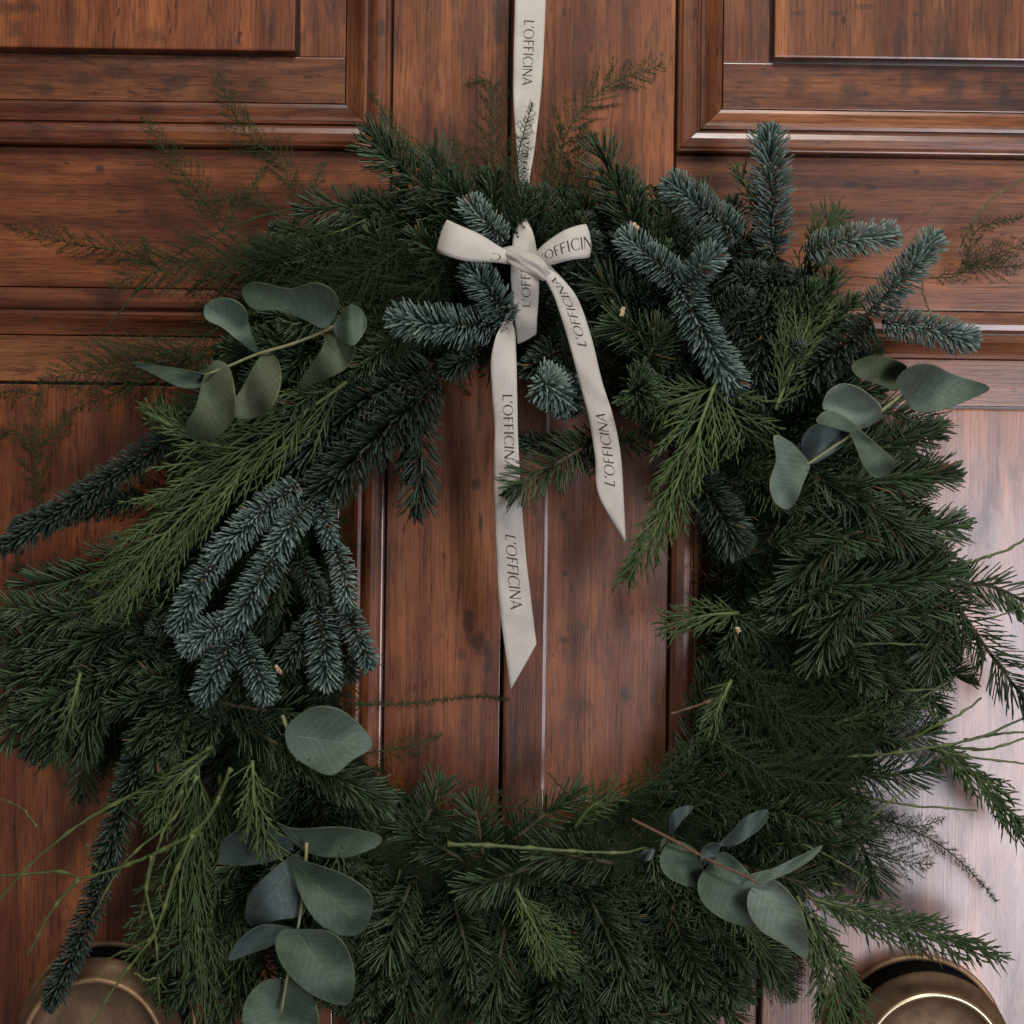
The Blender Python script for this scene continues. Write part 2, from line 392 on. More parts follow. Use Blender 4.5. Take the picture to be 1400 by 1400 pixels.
def board(name, x0, x1, z0, z1, d0, d1, mat, parent, bev=0.0015):
    """box between depths d0 (back) and d1 (front) with a bevelled front"""
    x0, x1 = min(x0, x1), max(x0, x1); z0, z1 = min(z0, z1), max(z0, z1)
    def ring(i, d): return [(x0 + i, -d, z0 + i), (x1 - i, -d, z0 + i), (x1 - i, -d, z1 - i), (x0 + i, -d, z1 - i)]
    b3 = bev * 0.21
    v = ring(0, d0) + ring(0, d1 - bev) + ring(b3, d1 - b3) + ring(bev, d1)
    q = []
    for k in range(3):
        for j in range(4):
            a, b = k * 4 + j, k * 4 + (j + 1) % 4
            q.append((a, b, b + 4, a + 4))
    q.append((12, 13, 14, 15)); q.append((3, 2, 1, 0))
    o = np.array([(x0 + x1) / 2, 0, (z0 + z1) / 2])
    m = Mesh(); m.add(v, q)
    return m.build(name, mat, parent, o, smooth=False)

# moulding profile: (distance inward from the outer edge, height), metres
PROF = [(0.0, -0.008), (0.0, 0.006), (0.0010, 0.0090), (0.0020, 0.00927), (0.0045, 0.0108), (0.011, 0.0113), (0.0155, 0.0102), (0.0175, 0.0088),
        (0.0182, 0.0045), (0.0192, 0.0045), (0.0198, 0.0081), (0.0225, 0.0085), (0.0255, 0.0070), (0.0285, 0.0040), (0.0320, 0.0012),
        (0.0355, -0.0010), (0.0385, -0.0022), (0.0392, -0.0045), (0.0392, -0.008)]
def moulding(side, x0, x1, z0, z1, mat, parent):
    """one mitred side of a moulding frame whose outer rectangle is x0..x1, z0..z1"""
    v = []
    for (u, h) in PROF:
        if side == 'bottom': v += [(x0 + u, -h, z0 + u), (x1 - u, -h, z0 + u)]
        if side == 'top': v += [(x1 - u, -h, z1 - u), (x0 + u, -h, z1 - u)]
        if side == 'left': v += [(x0 + u, -h, z1 - u), (x0 + u, -h, z0 + u)]
        if side == 'right': v += [(x1 - u, -h, z0 + u), (x1 - u, -h, z1 - u)]
    v = np.array(v, float)
    q = [(2 * k, 2 * k + 1, 2 * k + 3, 2 * k + 2) for k in range(len(PROF) - 1)]
    # pull the mitred ends back half a millimetre so the joint shows as a line
    ax = 0 if side in ('bottom', 'top') else 2
    for k in range(0, len(v), 2):
        s = np.sign(v[k + 1, ax] - v[k, ax]); v[k, ax] += s * 0.0003; v[k + 1, ax] -= s * 0.0003
    o = v.mean(axis=0); o[1] = 0
    m = Mesh(); m.add(v, q)
    ob = m.build('moulding', mat, parent, o, smooth=False)
    md = ob.modifiers.new('bevel', 'EDGE_SPLIT') if False else None
    return ob

def panel(parent, x0, x1, z0, z1, sides, mv, mh, mfield, mmargin, mback):
    for s in sides:
        moulding(s, x0, x1, z0, z1, mh if s in ('top', 'bottom') else mv, parent)
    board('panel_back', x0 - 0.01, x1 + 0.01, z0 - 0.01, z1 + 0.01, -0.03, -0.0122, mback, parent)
    # four margin strips round the raised field
    i0 = 0.0398; i1 = 0.0795
    g = 0.0004
    if 'bottom' in sides: board('panel_margin', x0 + i0, x1 - i0, z0 + i0, z0 + i1 - g, -0.012, -0.0035, mmargin, parent, 0.0008)
    if 'top' in sides: board('panel_margin', x0 + i0, x1 - i0, z1 - i0, z1 - i1 + g, -0.012, -0.0035, mmargin, parent, 0.0008)
    if 'left' in sides: board('panel_margin', x0 + i0, x0 + i1 - g, z0 + i1, z1 - i1, -0.012, -0.0035, mv, parent, 0.0008)
    if 'right' in sides: board('panel_margin', x1 - i0, x1 - i1 + g, z0 + i1, z1 - i1, -0.012, -0.0035, mv, parent, 0.0008)
    f = i1 + 0.0028
    board('raised_panel', x0 + f, x1 - f, z0 + f, z1 - f, -0.012, 0.0048, mfield, parent, 0.0016)

XL0 = door_x(527, 700); XC = door_x(689, 700); XR1 = door_x(917, 700)
XA1 = door_x(750, 700)
ZT = door_z(250, 201)        # bottom of the upper panels' mouldings
ZB = door_z(250, 397)        # top of the lower panels' mouldings
ZTR = door_z(1150, 213); ZBR = door_z(1250, 427)
ZMAX = 0.75; ZMIN = -0.80
XLEFT = -0.80; XRIGHT = 0.80
G = 0.0016

left_leaf = empty('door_leaf', (XLEFT / 2, 0, ZMIN))
left_leaf['label'] = 'left leaf of the reddish brown panelled wooden double door, behind the wreath'
left_leaf['category'] = 'door'; left_leaf['group'] = 'leaves of the wooden double door'
right_leaf = empty('door_leaf', (XRIGHT / 2, 0, ZMIN))
right_leaf['label'] = 'right leaf of the panelled wooden double door, with glossy bright patch and cover strip'
right_leaf['category'] = 'door'; right_leaf['group'] = 'leaves of the wooden double door'

# left leaf
board('backing_board', XLEFT, XC - 0.001, ZMIN, ZMAX, -0.045, -0.032, M['gap'], left_leaf)
board('stile', XL0 + G, XC - 0.0018, ZMIN, ZMAX, -0.03, 0.0, M['stile_l'], left_leaf, 0.0003)
board('rail', XLEFT, XL0 - 0.0002, ZB + G, ZT - G, -0.03, 0.0, M['rail_l'], left_leaf, 0.0012)
panel(left_leaf, XLEFT - 0.1, XL0 - 0.0002, ZT, ZMAX + 0.4, ('bottom', 'right'), M['stile_l'], M['rail_l'], M['panel_l'], M['margin_l'], M['gap'])
panel(left_leaf, XLEFT - 0.1, XL0 - 0.0002, ZMIN - 0.4, ZB, ('top', 'right'), M['stile_l'], M['rail_l'], M['panel_l'], M['margin_l'], M['gap'])
# right leaf
board('backing_board', XC - 0.02, XRIGHT, ZMIN, ZMAX, -0.062, -0.047, M['gap'], right_leaf)
board('stile', XC + 0.0012, XR1 - G, ZMIN, ZMAX, -0.03, 0.0, M['stile_r'], right_leaf, 0.0012)
board('cover_strip', XC + 0.0014, XA1, ZMIN, ZMAX, 0.0004, 0.0065, M['astragal'], right_leaf, 0.0032)
board('rail', XR1 + 0.0002, XRIGHT, ZBR + G, ZTR - G, -0.03, 0.0, M['rail_r'], right_leaf, 0.0012)
panel(right_leaf, XR1 + 0.0002, XRIGHT + 0.1, ZTR, ZMAX + 0.4, ('bottom', 'left'), M['stile_r'], M['rail_r'], M['panel_r'], M['margin_r'], M['gap'])
panel(right_leaf, XR1 + 0.0002, XRIGHT + 0.1, ZMIN - 0.4, ZBR, ('top', 'left'), M['stile_r'], M['rail_r'], M['panel_r'], M['margin_r'], M['gap'])

def lathe(name, prof, c, mat, parent, seg=72):
    m = Mesh(); v = []; q = []
    a = np.linspace(0, 2 * math.pi, seg, endpoint=False)
    for (r, d) in prof:
        v.append(np.stack([c[0] + r * np.cos(a), np.full(seg, -d), c[2] + r * np.sin(a)], 1))
    v = np.vstack(v)
    for k in range(len(prof) - 1):
        for j in range(seg):
            j2 = (j + 1) % seg
            q.append((k * seg + j, k * seg + j2, (k + 1) * seg + j2, (k + 1) * seg + j))
    m.add(v, q)
    return m.build(name, mat, parent, (c[0], 0, c[2]))

def knob(px, py, leaf, rim):
    c = P(px, py, 0.070)
    k = lathe('door_knob', [(0.004, 0.006), (0.030, 0.007), (0.026, 0.014), (0.024, 0.024), (0.030, 0.032), (0.052, 0.036), (0.066, 0.040),
                            (0.0695, 0.044), (0.0700, 0.047), (0.0690, 0.050), (0.0655, 0.054), (0.0615, 0.060), (0.0590, 0.0655)], c, M['bronze'], leaf)
    lathe('rim', [(0.0592, 0.0650), (0.0590, 0.0690), (0.0582, 0.0703), (0.0568, 0.0708), (0.0553, 0.0703), (0.0544, 0.0690), (0.0542, 0.0660)], c, rim, k)
    lathe('dished_face', [(0.0543, 0.0672), (0.0520, 0.0625), (0.0450, 0.0590), (0.0300, 0.0575), (0.012, 0.0572), (0.0005, 0.0572)], c, M['bronze'], k)
    lathe('rose', [(0.0745, 0.0002), (0.0745, 0.0095), (0.0735, 0.0110), (0.0715, 0.0112), (0.0700, 0.0100)], c, M['bronze_rim'], k)
    lathe('rose_dish', [(0.0702, 0.0102), (0.0690, 0.0080), (0.0600, 0.0068), (0.030, 0.0066), (0.001, 0.0066)], c, M['black'], k)
knob(126, 1436, left_leaf, M['bronze_rim'])
knob(1278, 1456, right_leaf, M['brass_rim'])

# ------------------------------------------------------------------ foliage generators
def tube(mesh, pts, rad, sides=6, r=0.5, cap=True):
    pts = np.asarray(pts, float); n = len(pts)
    rad = np.broadcast_to(np.asarray(rad, float), (n,))
    T = unit(np.gradient(pts, axis=0))
    ref = np.array([0.13, -1, 0.21]); 
    A = unit(np.cross(T, ref)); B = np.cross(T, A)
    a = np.linspace(0, 2 * math.pi, sides, endpoint=False)
    ring = A[:, None, :] * np.cos(a)[None, :, None] + B[:, None, :] * np.sin(a)[None, :, None]
    v = (pts[:, None, :] + ring * rad[:, None, None]).reshape(-1, 3)
    k = np.arange(n - 1)[:, None] * sides; j = np.arange(sides)[None, :]; j2 = (j + 1) % sides
    q = np.stack([k + j, k + j2, k + sides + j2, k + sides + j], -1).reshape(-1, 4)
    t = None
    if cap:
        v = np.vstack([v, pts[-1] + T[-1] * rad[-1] * 0.6, pts[0]])
        e = (n - 1) * sides
        t = [(e + i, e + (i + 1) % sides, n * sides) for i in range(sides)] + [((i + 1) % sides, i, n * sides + 1) for i in range(sides)]
    mesh.add(v, q, t, r)

def blades(mesh, p0, d, nrm, L, w, bend, rnd, rows=((0, 0.55), (0.45, 1.0), (0.88, 0.72)), thick=0.42):
    """many tapering, curved needles at once: triangular section, pointed end"""
    N = len(p0)
    d = unit(d); W = unit(np.cross(d, nrm)); nn = np.cross(W, d)
    L = np.broadcast_to(L, (N,))[:, None]; w = np.broadcast_to(w, (N,))[:, None]
    vs = []
    for (s, wf) in rows:
        c = p0 + L * (s * d + bend * s * s)
        vs += [c - W * w * wf * 0.5, c + W * w * wf * 0.5, c + nn * w * wf * thick]
    vs.append(p0 + L * (d + bend))
    K = len(vs)
    v = np.stack(vs, 1).reshape(-1, 3)
    base = np.arange(N)[:, None] * K
    q = []
    R = len(rows)
    for k in range(R - 1):
        a = k * 3
        for (i, j) in ((0, 1), (1, 2), (2, 0)):
            q.append(np.concatenate([base + a + i, base + a + j, base + a + 3 + j, base + a + 3 + i], 1))
    a = (R - 1) * 3
    t = [np.concatenate([base + a + i, base + a + j, base + K - 1], 1) for (i, j) in ((0, 1), (1, 2), (2, 0))]
    mesh.add(v, np.vstack(q) if q else None, np.vstack(t), np.repeat(np.broadcast_to(rnd, (N,)), K))

def path_at(pts, t):
    n = len(pts)
    f = np.clip(t, 0, 1) * (n - 1); i = np.minimum(f.astype(int), n - 2); a = (f - i)[:, None]
    T = unit(np.gradient(pts, axis=0))
    return pts[i] * (1 - a) + pts[i + 1] * a, unit(T[i] * (1 - a) + T[i + 1] * a)

BLUNT = ((0, 0.5), (0.35, 0.95), (0.75, 1.0), (0.95, 0.75))
def fir_needles(mesh, pts, front, L, kind, rng, dens=1.0):
    length = np.linalg.norm(np.diff(pts, axis=0), axis=1).sum()
    if kind == 'noble':
        PER = 9; rows_ = int(length * 350 * dens) + 2; N = PER * rows_; wid = 0.0023; spread = 1.95
    elif kind == 'comb':
        N = int(length * 1350 * dens); wid = 0.0022; spread = 1.9
    else:
        N = int(length * 1800 * dens); wid = 0.0022; spread = 2.3
    N = max(N, 24)
    if kind == 'noble':
        w_ = np.arange(N) // PER
        t = np.clip((w_ + 0.5 + rng.normal(0, 0.16, N)) / rows_, 0, 1)
    else:
        t = (np.arange(N) + rng.random(N)) / N
    p, T = path_at(pts, t)
    U = unit(front - T * (T @ front)[:, None]); Sd = np.cross(T, U)
    if kind == 'noble':
        phi = ((np.arange(N) % PER + 0.5 * (w_ % 2) + 0.25) / PER * 2 - 1)
        phi = np.sign(phi) * np.abs(phi) ** 0.85 * spread + rng.normal(0, 0.05, N)
        a = np.radians(76 - 34 * t ** 6 + rng.normal(0, 5, N))
    elif kind == 'comb':
        sgn = np.where(rng.random(N) < 0.5, -1, 1)
        phi = sgn * (1.28 + rng.normal(0, 0.30, N)); up = rng.random(N) < 0.22; phi = np.where(up, rng.normal(0, 0.6, N), phi)
        a = np.radians(60 - 26 * t ** 3 + rng.normal(0, 6, N))
    else:
        phi = (rng.random(N) * 2 - 1) * spread
        a = np.radians(55 - 22 * t ** 3 + rng.normal(0, 9, N))
    rad = U * np.cos(phi)[:, None] + Sd * np.sin(phi)[:, None]
    d = T * np.cos(a)[:, None] + rad * np.sin(a)[:, None]
    tip = np.clip((1 - t) / 0.10, 0.35, 1) ** 0.5 * np.clip((t + 0.05) / 0.12, 0.6, 1)
    Ls = L * tip * (0.82 + 0.3 * rng.random(N))
    bend = T * ((0.06 if kind == 'noble' else 0.08) + 0.12 * rng.random(N))[:, None] + U * (0.10 if kind == 'noble' else 0.04) + rng.normal(0, 0.035, (N, 3))
    r = np.clip(0.42 + rng.normal(0, 0.24, N) + 0.10 * (t - 0.5) + 0.28 * (rng.random() - 0.5), 0, 0.95)
    r = np.where(rng.random(N) < 0.008, 1.0, r); Ls = np.where(rng.random(N) < 0.03, Ls * 0.45, Ls)
    blades(mesh, p + rad * 0.0009, d, rad, Ls, wid * (0.85 + 0.3 * rng.random(N)), bend, r, BLUNT if kind == 'noble' else ((0, 0.5), (0.4, 1.0), (0.92, 0.8)))
    # closing tuft at the end of the shoot
    k = 16
    pe = np.repeat(pts[-1:], k, 0); Te = unit(pts[-1] - pts[-2]); Ue = unit(front - Te * (Te @ front)); Se = np.cross(Te, Ue)
    ph = rng.random(k) * 6.28; aa = np.radians(8 + 26 * rng.random(k))
    rd = Ue * np.cos(ph)[:, None] + Se * np.sin(ph)[:, None]
    blades(mesh, pe, Te * np.cos(aa)[:, None] + rd * np.sin(aa)[:, None], rd, L * (0.35 + 0.25 * rng.random(k)), wid, rd * -0.1, np.clip(rng.normal(0.62, 0.15, k), 0, 0.95))

def fern_plume(stems, mesh, pts, width, front, rng, dens=1.0, taper=1.0):
    """asparagus fern: flat plume of hair-thin needles on wiry side shoots"""
    length = np.linalg.norm(np.diff(pts, axis=0), axis=1).sum()
    tube(stems, pts, np.linspace(0.0007, 0.0003, len(pts)), 5)
    nb = max(8, int(length * 480 * dens))
    t = np.linspace(0.06, 0.985, nb) + rng.normal(0, 0.006, nb)
    p, T = path_at(pts, t)
    U = unit(front - T * (T @ front)[:, None]); Sd = np.cross(T, U)
    sgn = np.where(np.arange(nb) % 2 == 0, 1, -1)
    prof = np.sin(np.clip((1 - t), 0, 1) ** taper * math.pi * 0.62 + 0.06) * (0.75 + 0.45 * rng.random(nb)) * (0.55 + 0.45 * np.clip(t / 0.25, 0, 1))
    ll = width * 0.5 * prof
    a = np.radians(48 + rng.normal(0, 8, nb))
    d = unit(T * np.cos(a)[:, None] + Sd * (sgn * np.sin(a))[:, None] + U * rng.normal(0.05, 0.22, nb)[:, None])
    P0 = []; DD = []; NN = []; LL = []
    for i in range(nb):
        m = max(3, int(ll[i] * 620 * dens))
        s = (np.arange(m) + rng.random(m)) / m
        q = p[i] + ll[i] * (s[:, None] * d[i] + (s * s)[:, None] * T[i] * 0.25)
        tube(stems, np.array([p[i], p[i] + ll[i] * 0.5 * d[i] + ll[i] * 0.06 * T[i], p[i] + ll[i] * (d[i] + T[i] * 0.25)]), [0.00028, 0.00022, 0.00014], 3, cap=False)
        for h in range(5):
            P0.append(q); v = unit(d[i] * 0.55 + rng.normal(0, 0.62, (m, 3)) * np.array([1, 0.7, 1])); DD.append(v)
            NN.append(np.tile(U[i], (m, 1))); LL.append(0.003 + 0.003 * rng.random(m))
    # hairs straight on the main stem near the tip
    m = int(length * 1200 * dens); tt = 0.3 + 0.7 * rng.random(m); q, Tq = path_at(pts, tt)
    P0.append(q); DD.append(unit(Tq * 0.8 + rng.normal(0, 0.5, (m, 3)))); NN.append(np.tile(front, (m, 1))); LL.append(0.003 + 0.004 * rng.random(m))
    P0 = np.vstack(P0); DD = np.vstack(DD); NN = np.vstack(NN) + rng.normal(0, 0.3, P0.shape); LL = np.concatenate(LL)
    blades(mesh, P0, DD, NN, LL, 0.00033, rng.normal(0, 0.08, P0.shape), np.clip(rng.normal(0.5, 0.25, len(P0)), 0, 0.95), rows=((0, 1.0),), thick=0.7)

def cords(mesh, p0, d, bend, L, r0, rng, n=7, rnd=None):
    """many thin scaly cords (cypress twigs) at once, square section with bumps"""
    N = len(p0); s = np.linspace(0, 1, n)
    c = p0[:, None, :] + L[:, None, None] * (s[None, :, None] * d[:, None, :] + (s * s)[None, :, None] * bend[:, None, :])
    T = unit(d[:, None, :] + 2 * s[None, :, None] * bend[:, None, :])
    ref = np.array([0.17, -1, 0.11]); A = unit(np.cross(T, ref)); B = np.cross(T, A)
    bump = np.where(np.arange(n) % 2 == 0, 1.22, 0.78) * (1 - 0.55 * s ** 3)
    bump[-1] = 0.15
    a = np.linspace(0, 2 * math.pi, 4, endpoint=False)
    ring = A[:, :, None, :] * np.cos(a)[None, None, :, None] + B[:, :, None, :] * np.sin(a)[None, None, :, None]
    v = c[:, :, None, :] + ring * (r0[:, None, None, None] * bump[None, :, None, None])
    v = v.reshape(-1, 3)
    base = (np.arange(N) * n * 4)[:, None, None]; k = (np.arange(n - 1) * 4)[None, :, None]; j = np.arange(4)[None, None, :]; j2 = (j + 1) % 4
    q = np.stack([base + k + j, base + k + j2, base + k + 4 + j2, base + k + 4 + j], -1).reshape(-1, 4)
    rnd = np.clip(rng.normal(0.5, 0.2, N), 0, 1) if rnd is None else rnd
    rr = np.clip(rnd[:, None] + 0.25 * (s - 0.4)[None, :], 0, 0.95)
    mesh.add(v, q, None, np.repeat(rr.reshape(-1), 4))

def cedar_spray(stems, mesh, pts, width, front, rng, dens=1.0, sweep=38, sag=(0, 0, 0), prof='mid', thick=0.00095):
    length = np.linalg.norm(np.diff(pts, axis=0), axis=1).sum()
    tube(stems, pts, np.linspace(0.0017, 0.0006, len(pts)), 6, 0.75)
    nb = max(6, int(length * 260 * dens))
    t = np.linspace(0.03, 0.97, nb) + rng.normal(0, 0.008, nb)
    p, T = path_at(pts, np.clip(t, 0, 1))
    U = unit(front - T * (T @ front)[:, None]); Sd = np.cross(T, U)
    sgn = np.where(np.arange(nb) % 2 == 0, 1.0, -1.0)
    if prof == 'mid': pr = np.sin(np.clip(t * 0.85 + 0.18, 0, 1) * math.pi) ** 0.7
    elif prof == 'base': pr = np.clip(1.05 - t, 0.12, 1) ** 0.8
    else: pr = np.clip(0.4 + 0.8 * t, 0, 1) * np.clip((1.04 - t) / 0.25, 0.2, 1)
    ll = width * 0.62 * pr * (0.7 + 0.5 * rng.random(nb)) + 0.006
    a = np.radians(sweep + rng.normal(0, 7, nb))
    d = unit(T * np.cos(a)[:, None] + Sd * (sgn * np.sin(a))[:, None] + U * rng.normal(0.08, 0.16, nb)[:, None])
    bend = T * 0.18 + np.array(sag) + rng.normal(0, 0.06, (nb, 3))
    cords(mesh, p, d, bend, ll, np.full(nb, thick), rng, 9)
    P0 = []; DD = []; BB = []; LL = []
    for i in range(nb):
        m = max(2, int(ll[i] * 230 * dens))
        s = np.linspace(0.15, 0.93, m)
        q = p[i] + ll[i] * (s[:, None] * d[i] + (s * s)[:, None] * bend[i])
        tt = unit(d[i] + 2 * s[:, None] * bend[i]); sd = np.cross(tt, U[i])
        g = np.where(np.arange(m) % 2 == 0, 1.0, -1.0)
        an = np.radians(27 + rng.normal(0, 8, m))
        P0.append(q); DD.append(unit(tt * np.cos(an)[:, None] + sd * (g * np.sin(an))[:, None] + U[i] * rng.normal(0.05, 0.15, m)[:, None]))
        BB.append(tt * 0.2 + np.array(sag)); LL.append((0.008 + 0.017 * rng.random(m)) * np.clip(1.15 - s, 0.3, 1) * min(1.0, ll[i] / 0.03 + 0.35))
    cords(mesh, np.vstack(P0), np.vstack(DD), np.vstack(BB), np.concatenate(LL), np.full(sum(map(len, LL)), thick * 0.82), rng, 7)

# ------------------------------------------------------------------ the wreath
wreath = empty('evergreen_wreath', P(705, 830, 0.0))
wreath['label'] = 'large evergreen wreath of fir, cedar, fern and eucalyptus hung on the wooden door'
wreath['category'] = 'wreath'
FRONT = np.array([0.0, -1.0, 0.0])

def pathP(pts, d0, d1, n, arch=0.0):
    c = cr(pts, n); t = np.linspace(0, 1, n)
    dd = d0 + (d1 - d0) * t + arch * np.sin(t * math.pi)
    return np.array([P(c[i, 0], c[i, 1], dd[i]) for i in range(n)])

def fir(pts, w, kind='noble', mat='noble', d0=0.09, d1=0.11, arch=0.006, roll=0.0, dens=1.0, name='fir_branch'):
    pts3 = pathP(pts, d0, d1, 14, arch)
    L = min(0.025, w * S * 0.5 / (1.04 if kind == 'noble' else 0.80))
    a = math.radians(roll)
    T = unit(pts3[-1] - pts3[0]); f = unit(FRONT - T * (T @ FRONT)); f = f * math.cos(a) + np.cross(T, f) * math.sin(a)
    st = Mesh(); tube(st, pts3, np.linspace(0.0021, 0.0011, 14), 6)
    b = st.build(name, M['bark'], wreath, pts3[0])
    m = Mesh(); fir_needles(m, pts3, f, L, kind, RNG, dens)
    o = m.build('needles', M[mat], b, pts3[0]); o['kind'] = 'stuff'
    return b

def fern(pts, w, d0=0.05, d1=0.05, dens=1.0, taper=1.0, arch=0.004):
    pts3 = pathP(pts, d0, d1, 18, arch)
    st = Mesh(); m = Mesh()
    fern_plume(st, m, pts3, w * S * 0.85, FRONT, RNG, dens * 0.85, taper)
    b = st.build('fern_frond', M['fern'], wreath, pts3[0])
    o = m.build('needles', M['fern'], b, pts3[0]); o['kind'] = 'stuff'

def cedar(pts, w, d0=0.09, d1=0.10, dens=1.0, sweep=38, sag=(0, 0, 0), prof='mid', arch=0.006, thick=0.00095):
    pts3 = pathP(pts, d0, d1, 18, arch)
    st = Mesh(); m = Mesh()
    cedar_spray(st, m, pts3, w * S, FRONT, RNG, dens, sweep, sag, prof, thick)
    b = st.build('cedar_sprig', M['twig'], wreath, pts3[0])
    o = m.build('scale_leaves', M['cedar'], b, pts3[0]); o['kind'] = 'stuff'

def twig(pts, r0=0.0014, r1=0.0008, d0=0.09, d1=0.09, mat='twig', arch=0.0, name='bare_twig'):
    n = max(12, len(pts) * 6)
    c = pathP(pts, d0, d1, n, arch)
    c = c + RNG.normal(0, 0.00028, c.shape)
    rad = np.linspace(r0, r1, n)
    rad = rad * (1 + 0.45 * (np.arange(n) % 6 == 0)) * (1 + RNG.normal(0, 0.06, n))
    m = Mesh(); tube(m, c, rad, 7, np.clip(0.45 + 0.5 * (np.arange(n) % 6 == 0).repeat(7).astype(float), 0, 0.95).tolist() + [0.6, 0.6])
    return m.build(name, M[mat], wreath, c[0])

# ---- base ring hidden in the greenery
CX, CY = 708, 815
def lerp_polar(tab, a):
    a = a % 360
    k = [x[0] for x in tab] + [tab[0][0] + 360]; v = [x[1] for x in tab] + [tab[0][1]]
    return float(np.interp(a, k, v))
INNER = [(0, 232), (40, 275), (65, 270), (90, 290), (115, 300), (140, 285), (165, 222), (180, 215), (200, 225), (225, 280), (250, 285), (270, 285), (300, 285), (320, 285), (340, 245)]
OUTER = [(0, 560), (15, 560), (30, 500), (45, 520), (60, 560), (75, 530), (90, 530), (105, 540), (120, 560), (135, 545), (140, 500), (150, 480), (165, 500), (180, 570), (195, 600), (210, 540), (225, 590), (240, 640), (270, 650), (300, 650), (315, 600), (330, 560), (345, 540)]
m = Mesh(); V = []; nu, nv = 120, 20
for i in range(nu):
    a = 360 * i / nu
    ri, ro = lerp_polar(INNER, a) + 38, lerp_polar(OUTER, a) - 120
    rm, rw = (ri + ro) / 2, (ro - ri) / 2
    for j in range(nv):
        b = 2 * math.pi * j / nv
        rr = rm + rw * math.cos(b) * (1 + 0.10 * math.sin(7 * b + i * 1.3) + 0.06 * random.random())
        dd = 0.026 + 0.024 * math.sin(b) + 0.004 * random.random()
        V.append(P(CX + rr * math.cos(math.radians(a)), CY - rr * math.sin(math.radians(a)), max(0.001, dd)))
Q = [(i * nv + j, i * nv + (j + 1) % nv, ((i + 1) % nu) * nv + (j + 1) % nv, ((i + 1) % nu) * nv + j) for i in range(nu) for j in range(nv)]
m.add(V, Q, None, np.random.default_rng(1).random(len(V)))
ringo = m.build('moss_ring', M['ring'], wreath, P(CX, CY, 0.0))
# short moss and needle litter bristling from the ring
RV_ = np.array(V); rn = np.random.default_rng(5); K_ = 26000
ii = rn.integers(0, len(RV_), K_); p0 = RV_[ii] + rn.normal(0, 0.006, (K_, 3)); p0[:, 1] = np.minimum(p0[:, 1], -0.004)
dv = unit(rn.normal(0, 0.7, (K_, 3)) + np.array([0, -0.7, 0]))
mm_ = Mesh(); blades(mm_, p0, dv, rn.normal(0, 1, (K_, 3)), 0.007 + 0.016 * rn.random(K_), 0.0013, rn.normal(0, 0.2, (K_, 3)), rn.random(K_), rows=((0, 0.6), (0.5, 1.0)))
mo = mm_.build('moss', M['moss'], ringo, P(CX, CY, 0.0)); mo['kind'] = 'stuff'

# ---- filler shoots: prototypes laid along +X with +Z to the front, shared mesh data
def proto_fir(kind, mat, L, length, seed):
    rng = np.random.default_rng(seed)
    x = np.linspace(0, length, 12)
    pts = np.stack([x, 0.012 * np.sin(x / length * 2.2 + seed) * (x / length), 0.02 * (x / length) ** 2 * math.sin(seed * 1.7)], 1)
    st = Mesh(); tube(st, pts, np.linspace(0.002, 0.001, 12), 5)
    m = Mesh(); fz = np.array([0, 0, 1.0]); fir_needles(m, pts, fz, L, kind, rng)
    for k in range(6):
        q0, T0 = path_at(pts, np.array([0.12 + 0.115 * k])); sg = 1 if k % 2 else -1
        an = math.radians(42 + rng.normal(0, 8)); dd = T0[0] * math.cos(an) + np.cross(fz, T0[0]) * sg * math.sin(an) + fz * rng.normal(0.05, 0.2)
        ls = length * (0.62 - 0.055 * k) * rng.uniform(0.85, 1.1); tt = np.linspace(0, 1, 8)[:, None]
        sp = q0[0] + ls * (tt * dd + 0.18 * tt * tt * T0[0])
        tube(st, sp, np.linspace(0.0014, 0.0008, 8), 5); fir_needles(m, sp, fz, L * 0.9, kind, rng)
    a, b = st.mesh('fir_branch'), m.mesh('needles')
    a.materials.append(M['bark']); b.materials.append(M[mat])
    return ('fir_branch', a, 'needles', b)
def proto_fern(width, length, seed):
    rng = np.random.default_rng(seed)
    x = np.linspace(0, length, 14)
    pts = np.stack([x, 0.03 * (x / length) ** 2 * math.sin(seed), 0.012 * np.sin(x / length * 3)], 1)
    st = Mesh(); m = Mesh(); fern_plume(st, m, pts, width, np.array([0, 0, 1.0]), rng)
    a, b = st.mesh('fern_frond'), m.mesh('needles'); a.materials.append(M['fern']); b.materials.append(M['fern'])
    return ('fern_frond', a, 'needles', b)
def proto_cedar(width, length, seed):
    rng = np.random.default_rng(seed)
    x = np.linspace(0, length, 14)
    pts = np.stack([x, 0.02 * (x / length) ** 2 * math.sin(seed), 0.01 * np.sin(x / length * 3)], 1)
    st = Mesh(); m = Mesh(); cedar_spray(st, m, pts, width, np.array([0, 0, 1.0]), rng)
    a, b = st.mesh('cedar_sprig'), m.mesh('scale_leaves'); a.materials.append(M['twig']); b.materials.append(M['cedar'])
    return ('cedar_sprig', a, 'scale_leaves', b)
PROTO = {
    'nord': [proto_fir('nord', 'nord', 0.020, 0.11 + 0.02 * k, 40 + k) for k in range(3)],
    'comb': [proto_fir('comb', 'nord', 0.022, 0.12 + 0.02 * k, 50 + k) for k in range(3)],
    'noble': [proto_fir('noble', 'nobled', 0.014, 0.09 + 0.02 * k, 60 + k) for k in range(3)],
    'fern': [proto_fern(0.07 + 0.015 * k, 0.15 + 0.02 * k, 70 + k) for k in range(3)],
    'cedar': [proto_cedar(0.06, 0.14 + 0.03 * k, 80 + k) for k in range(2)],
}
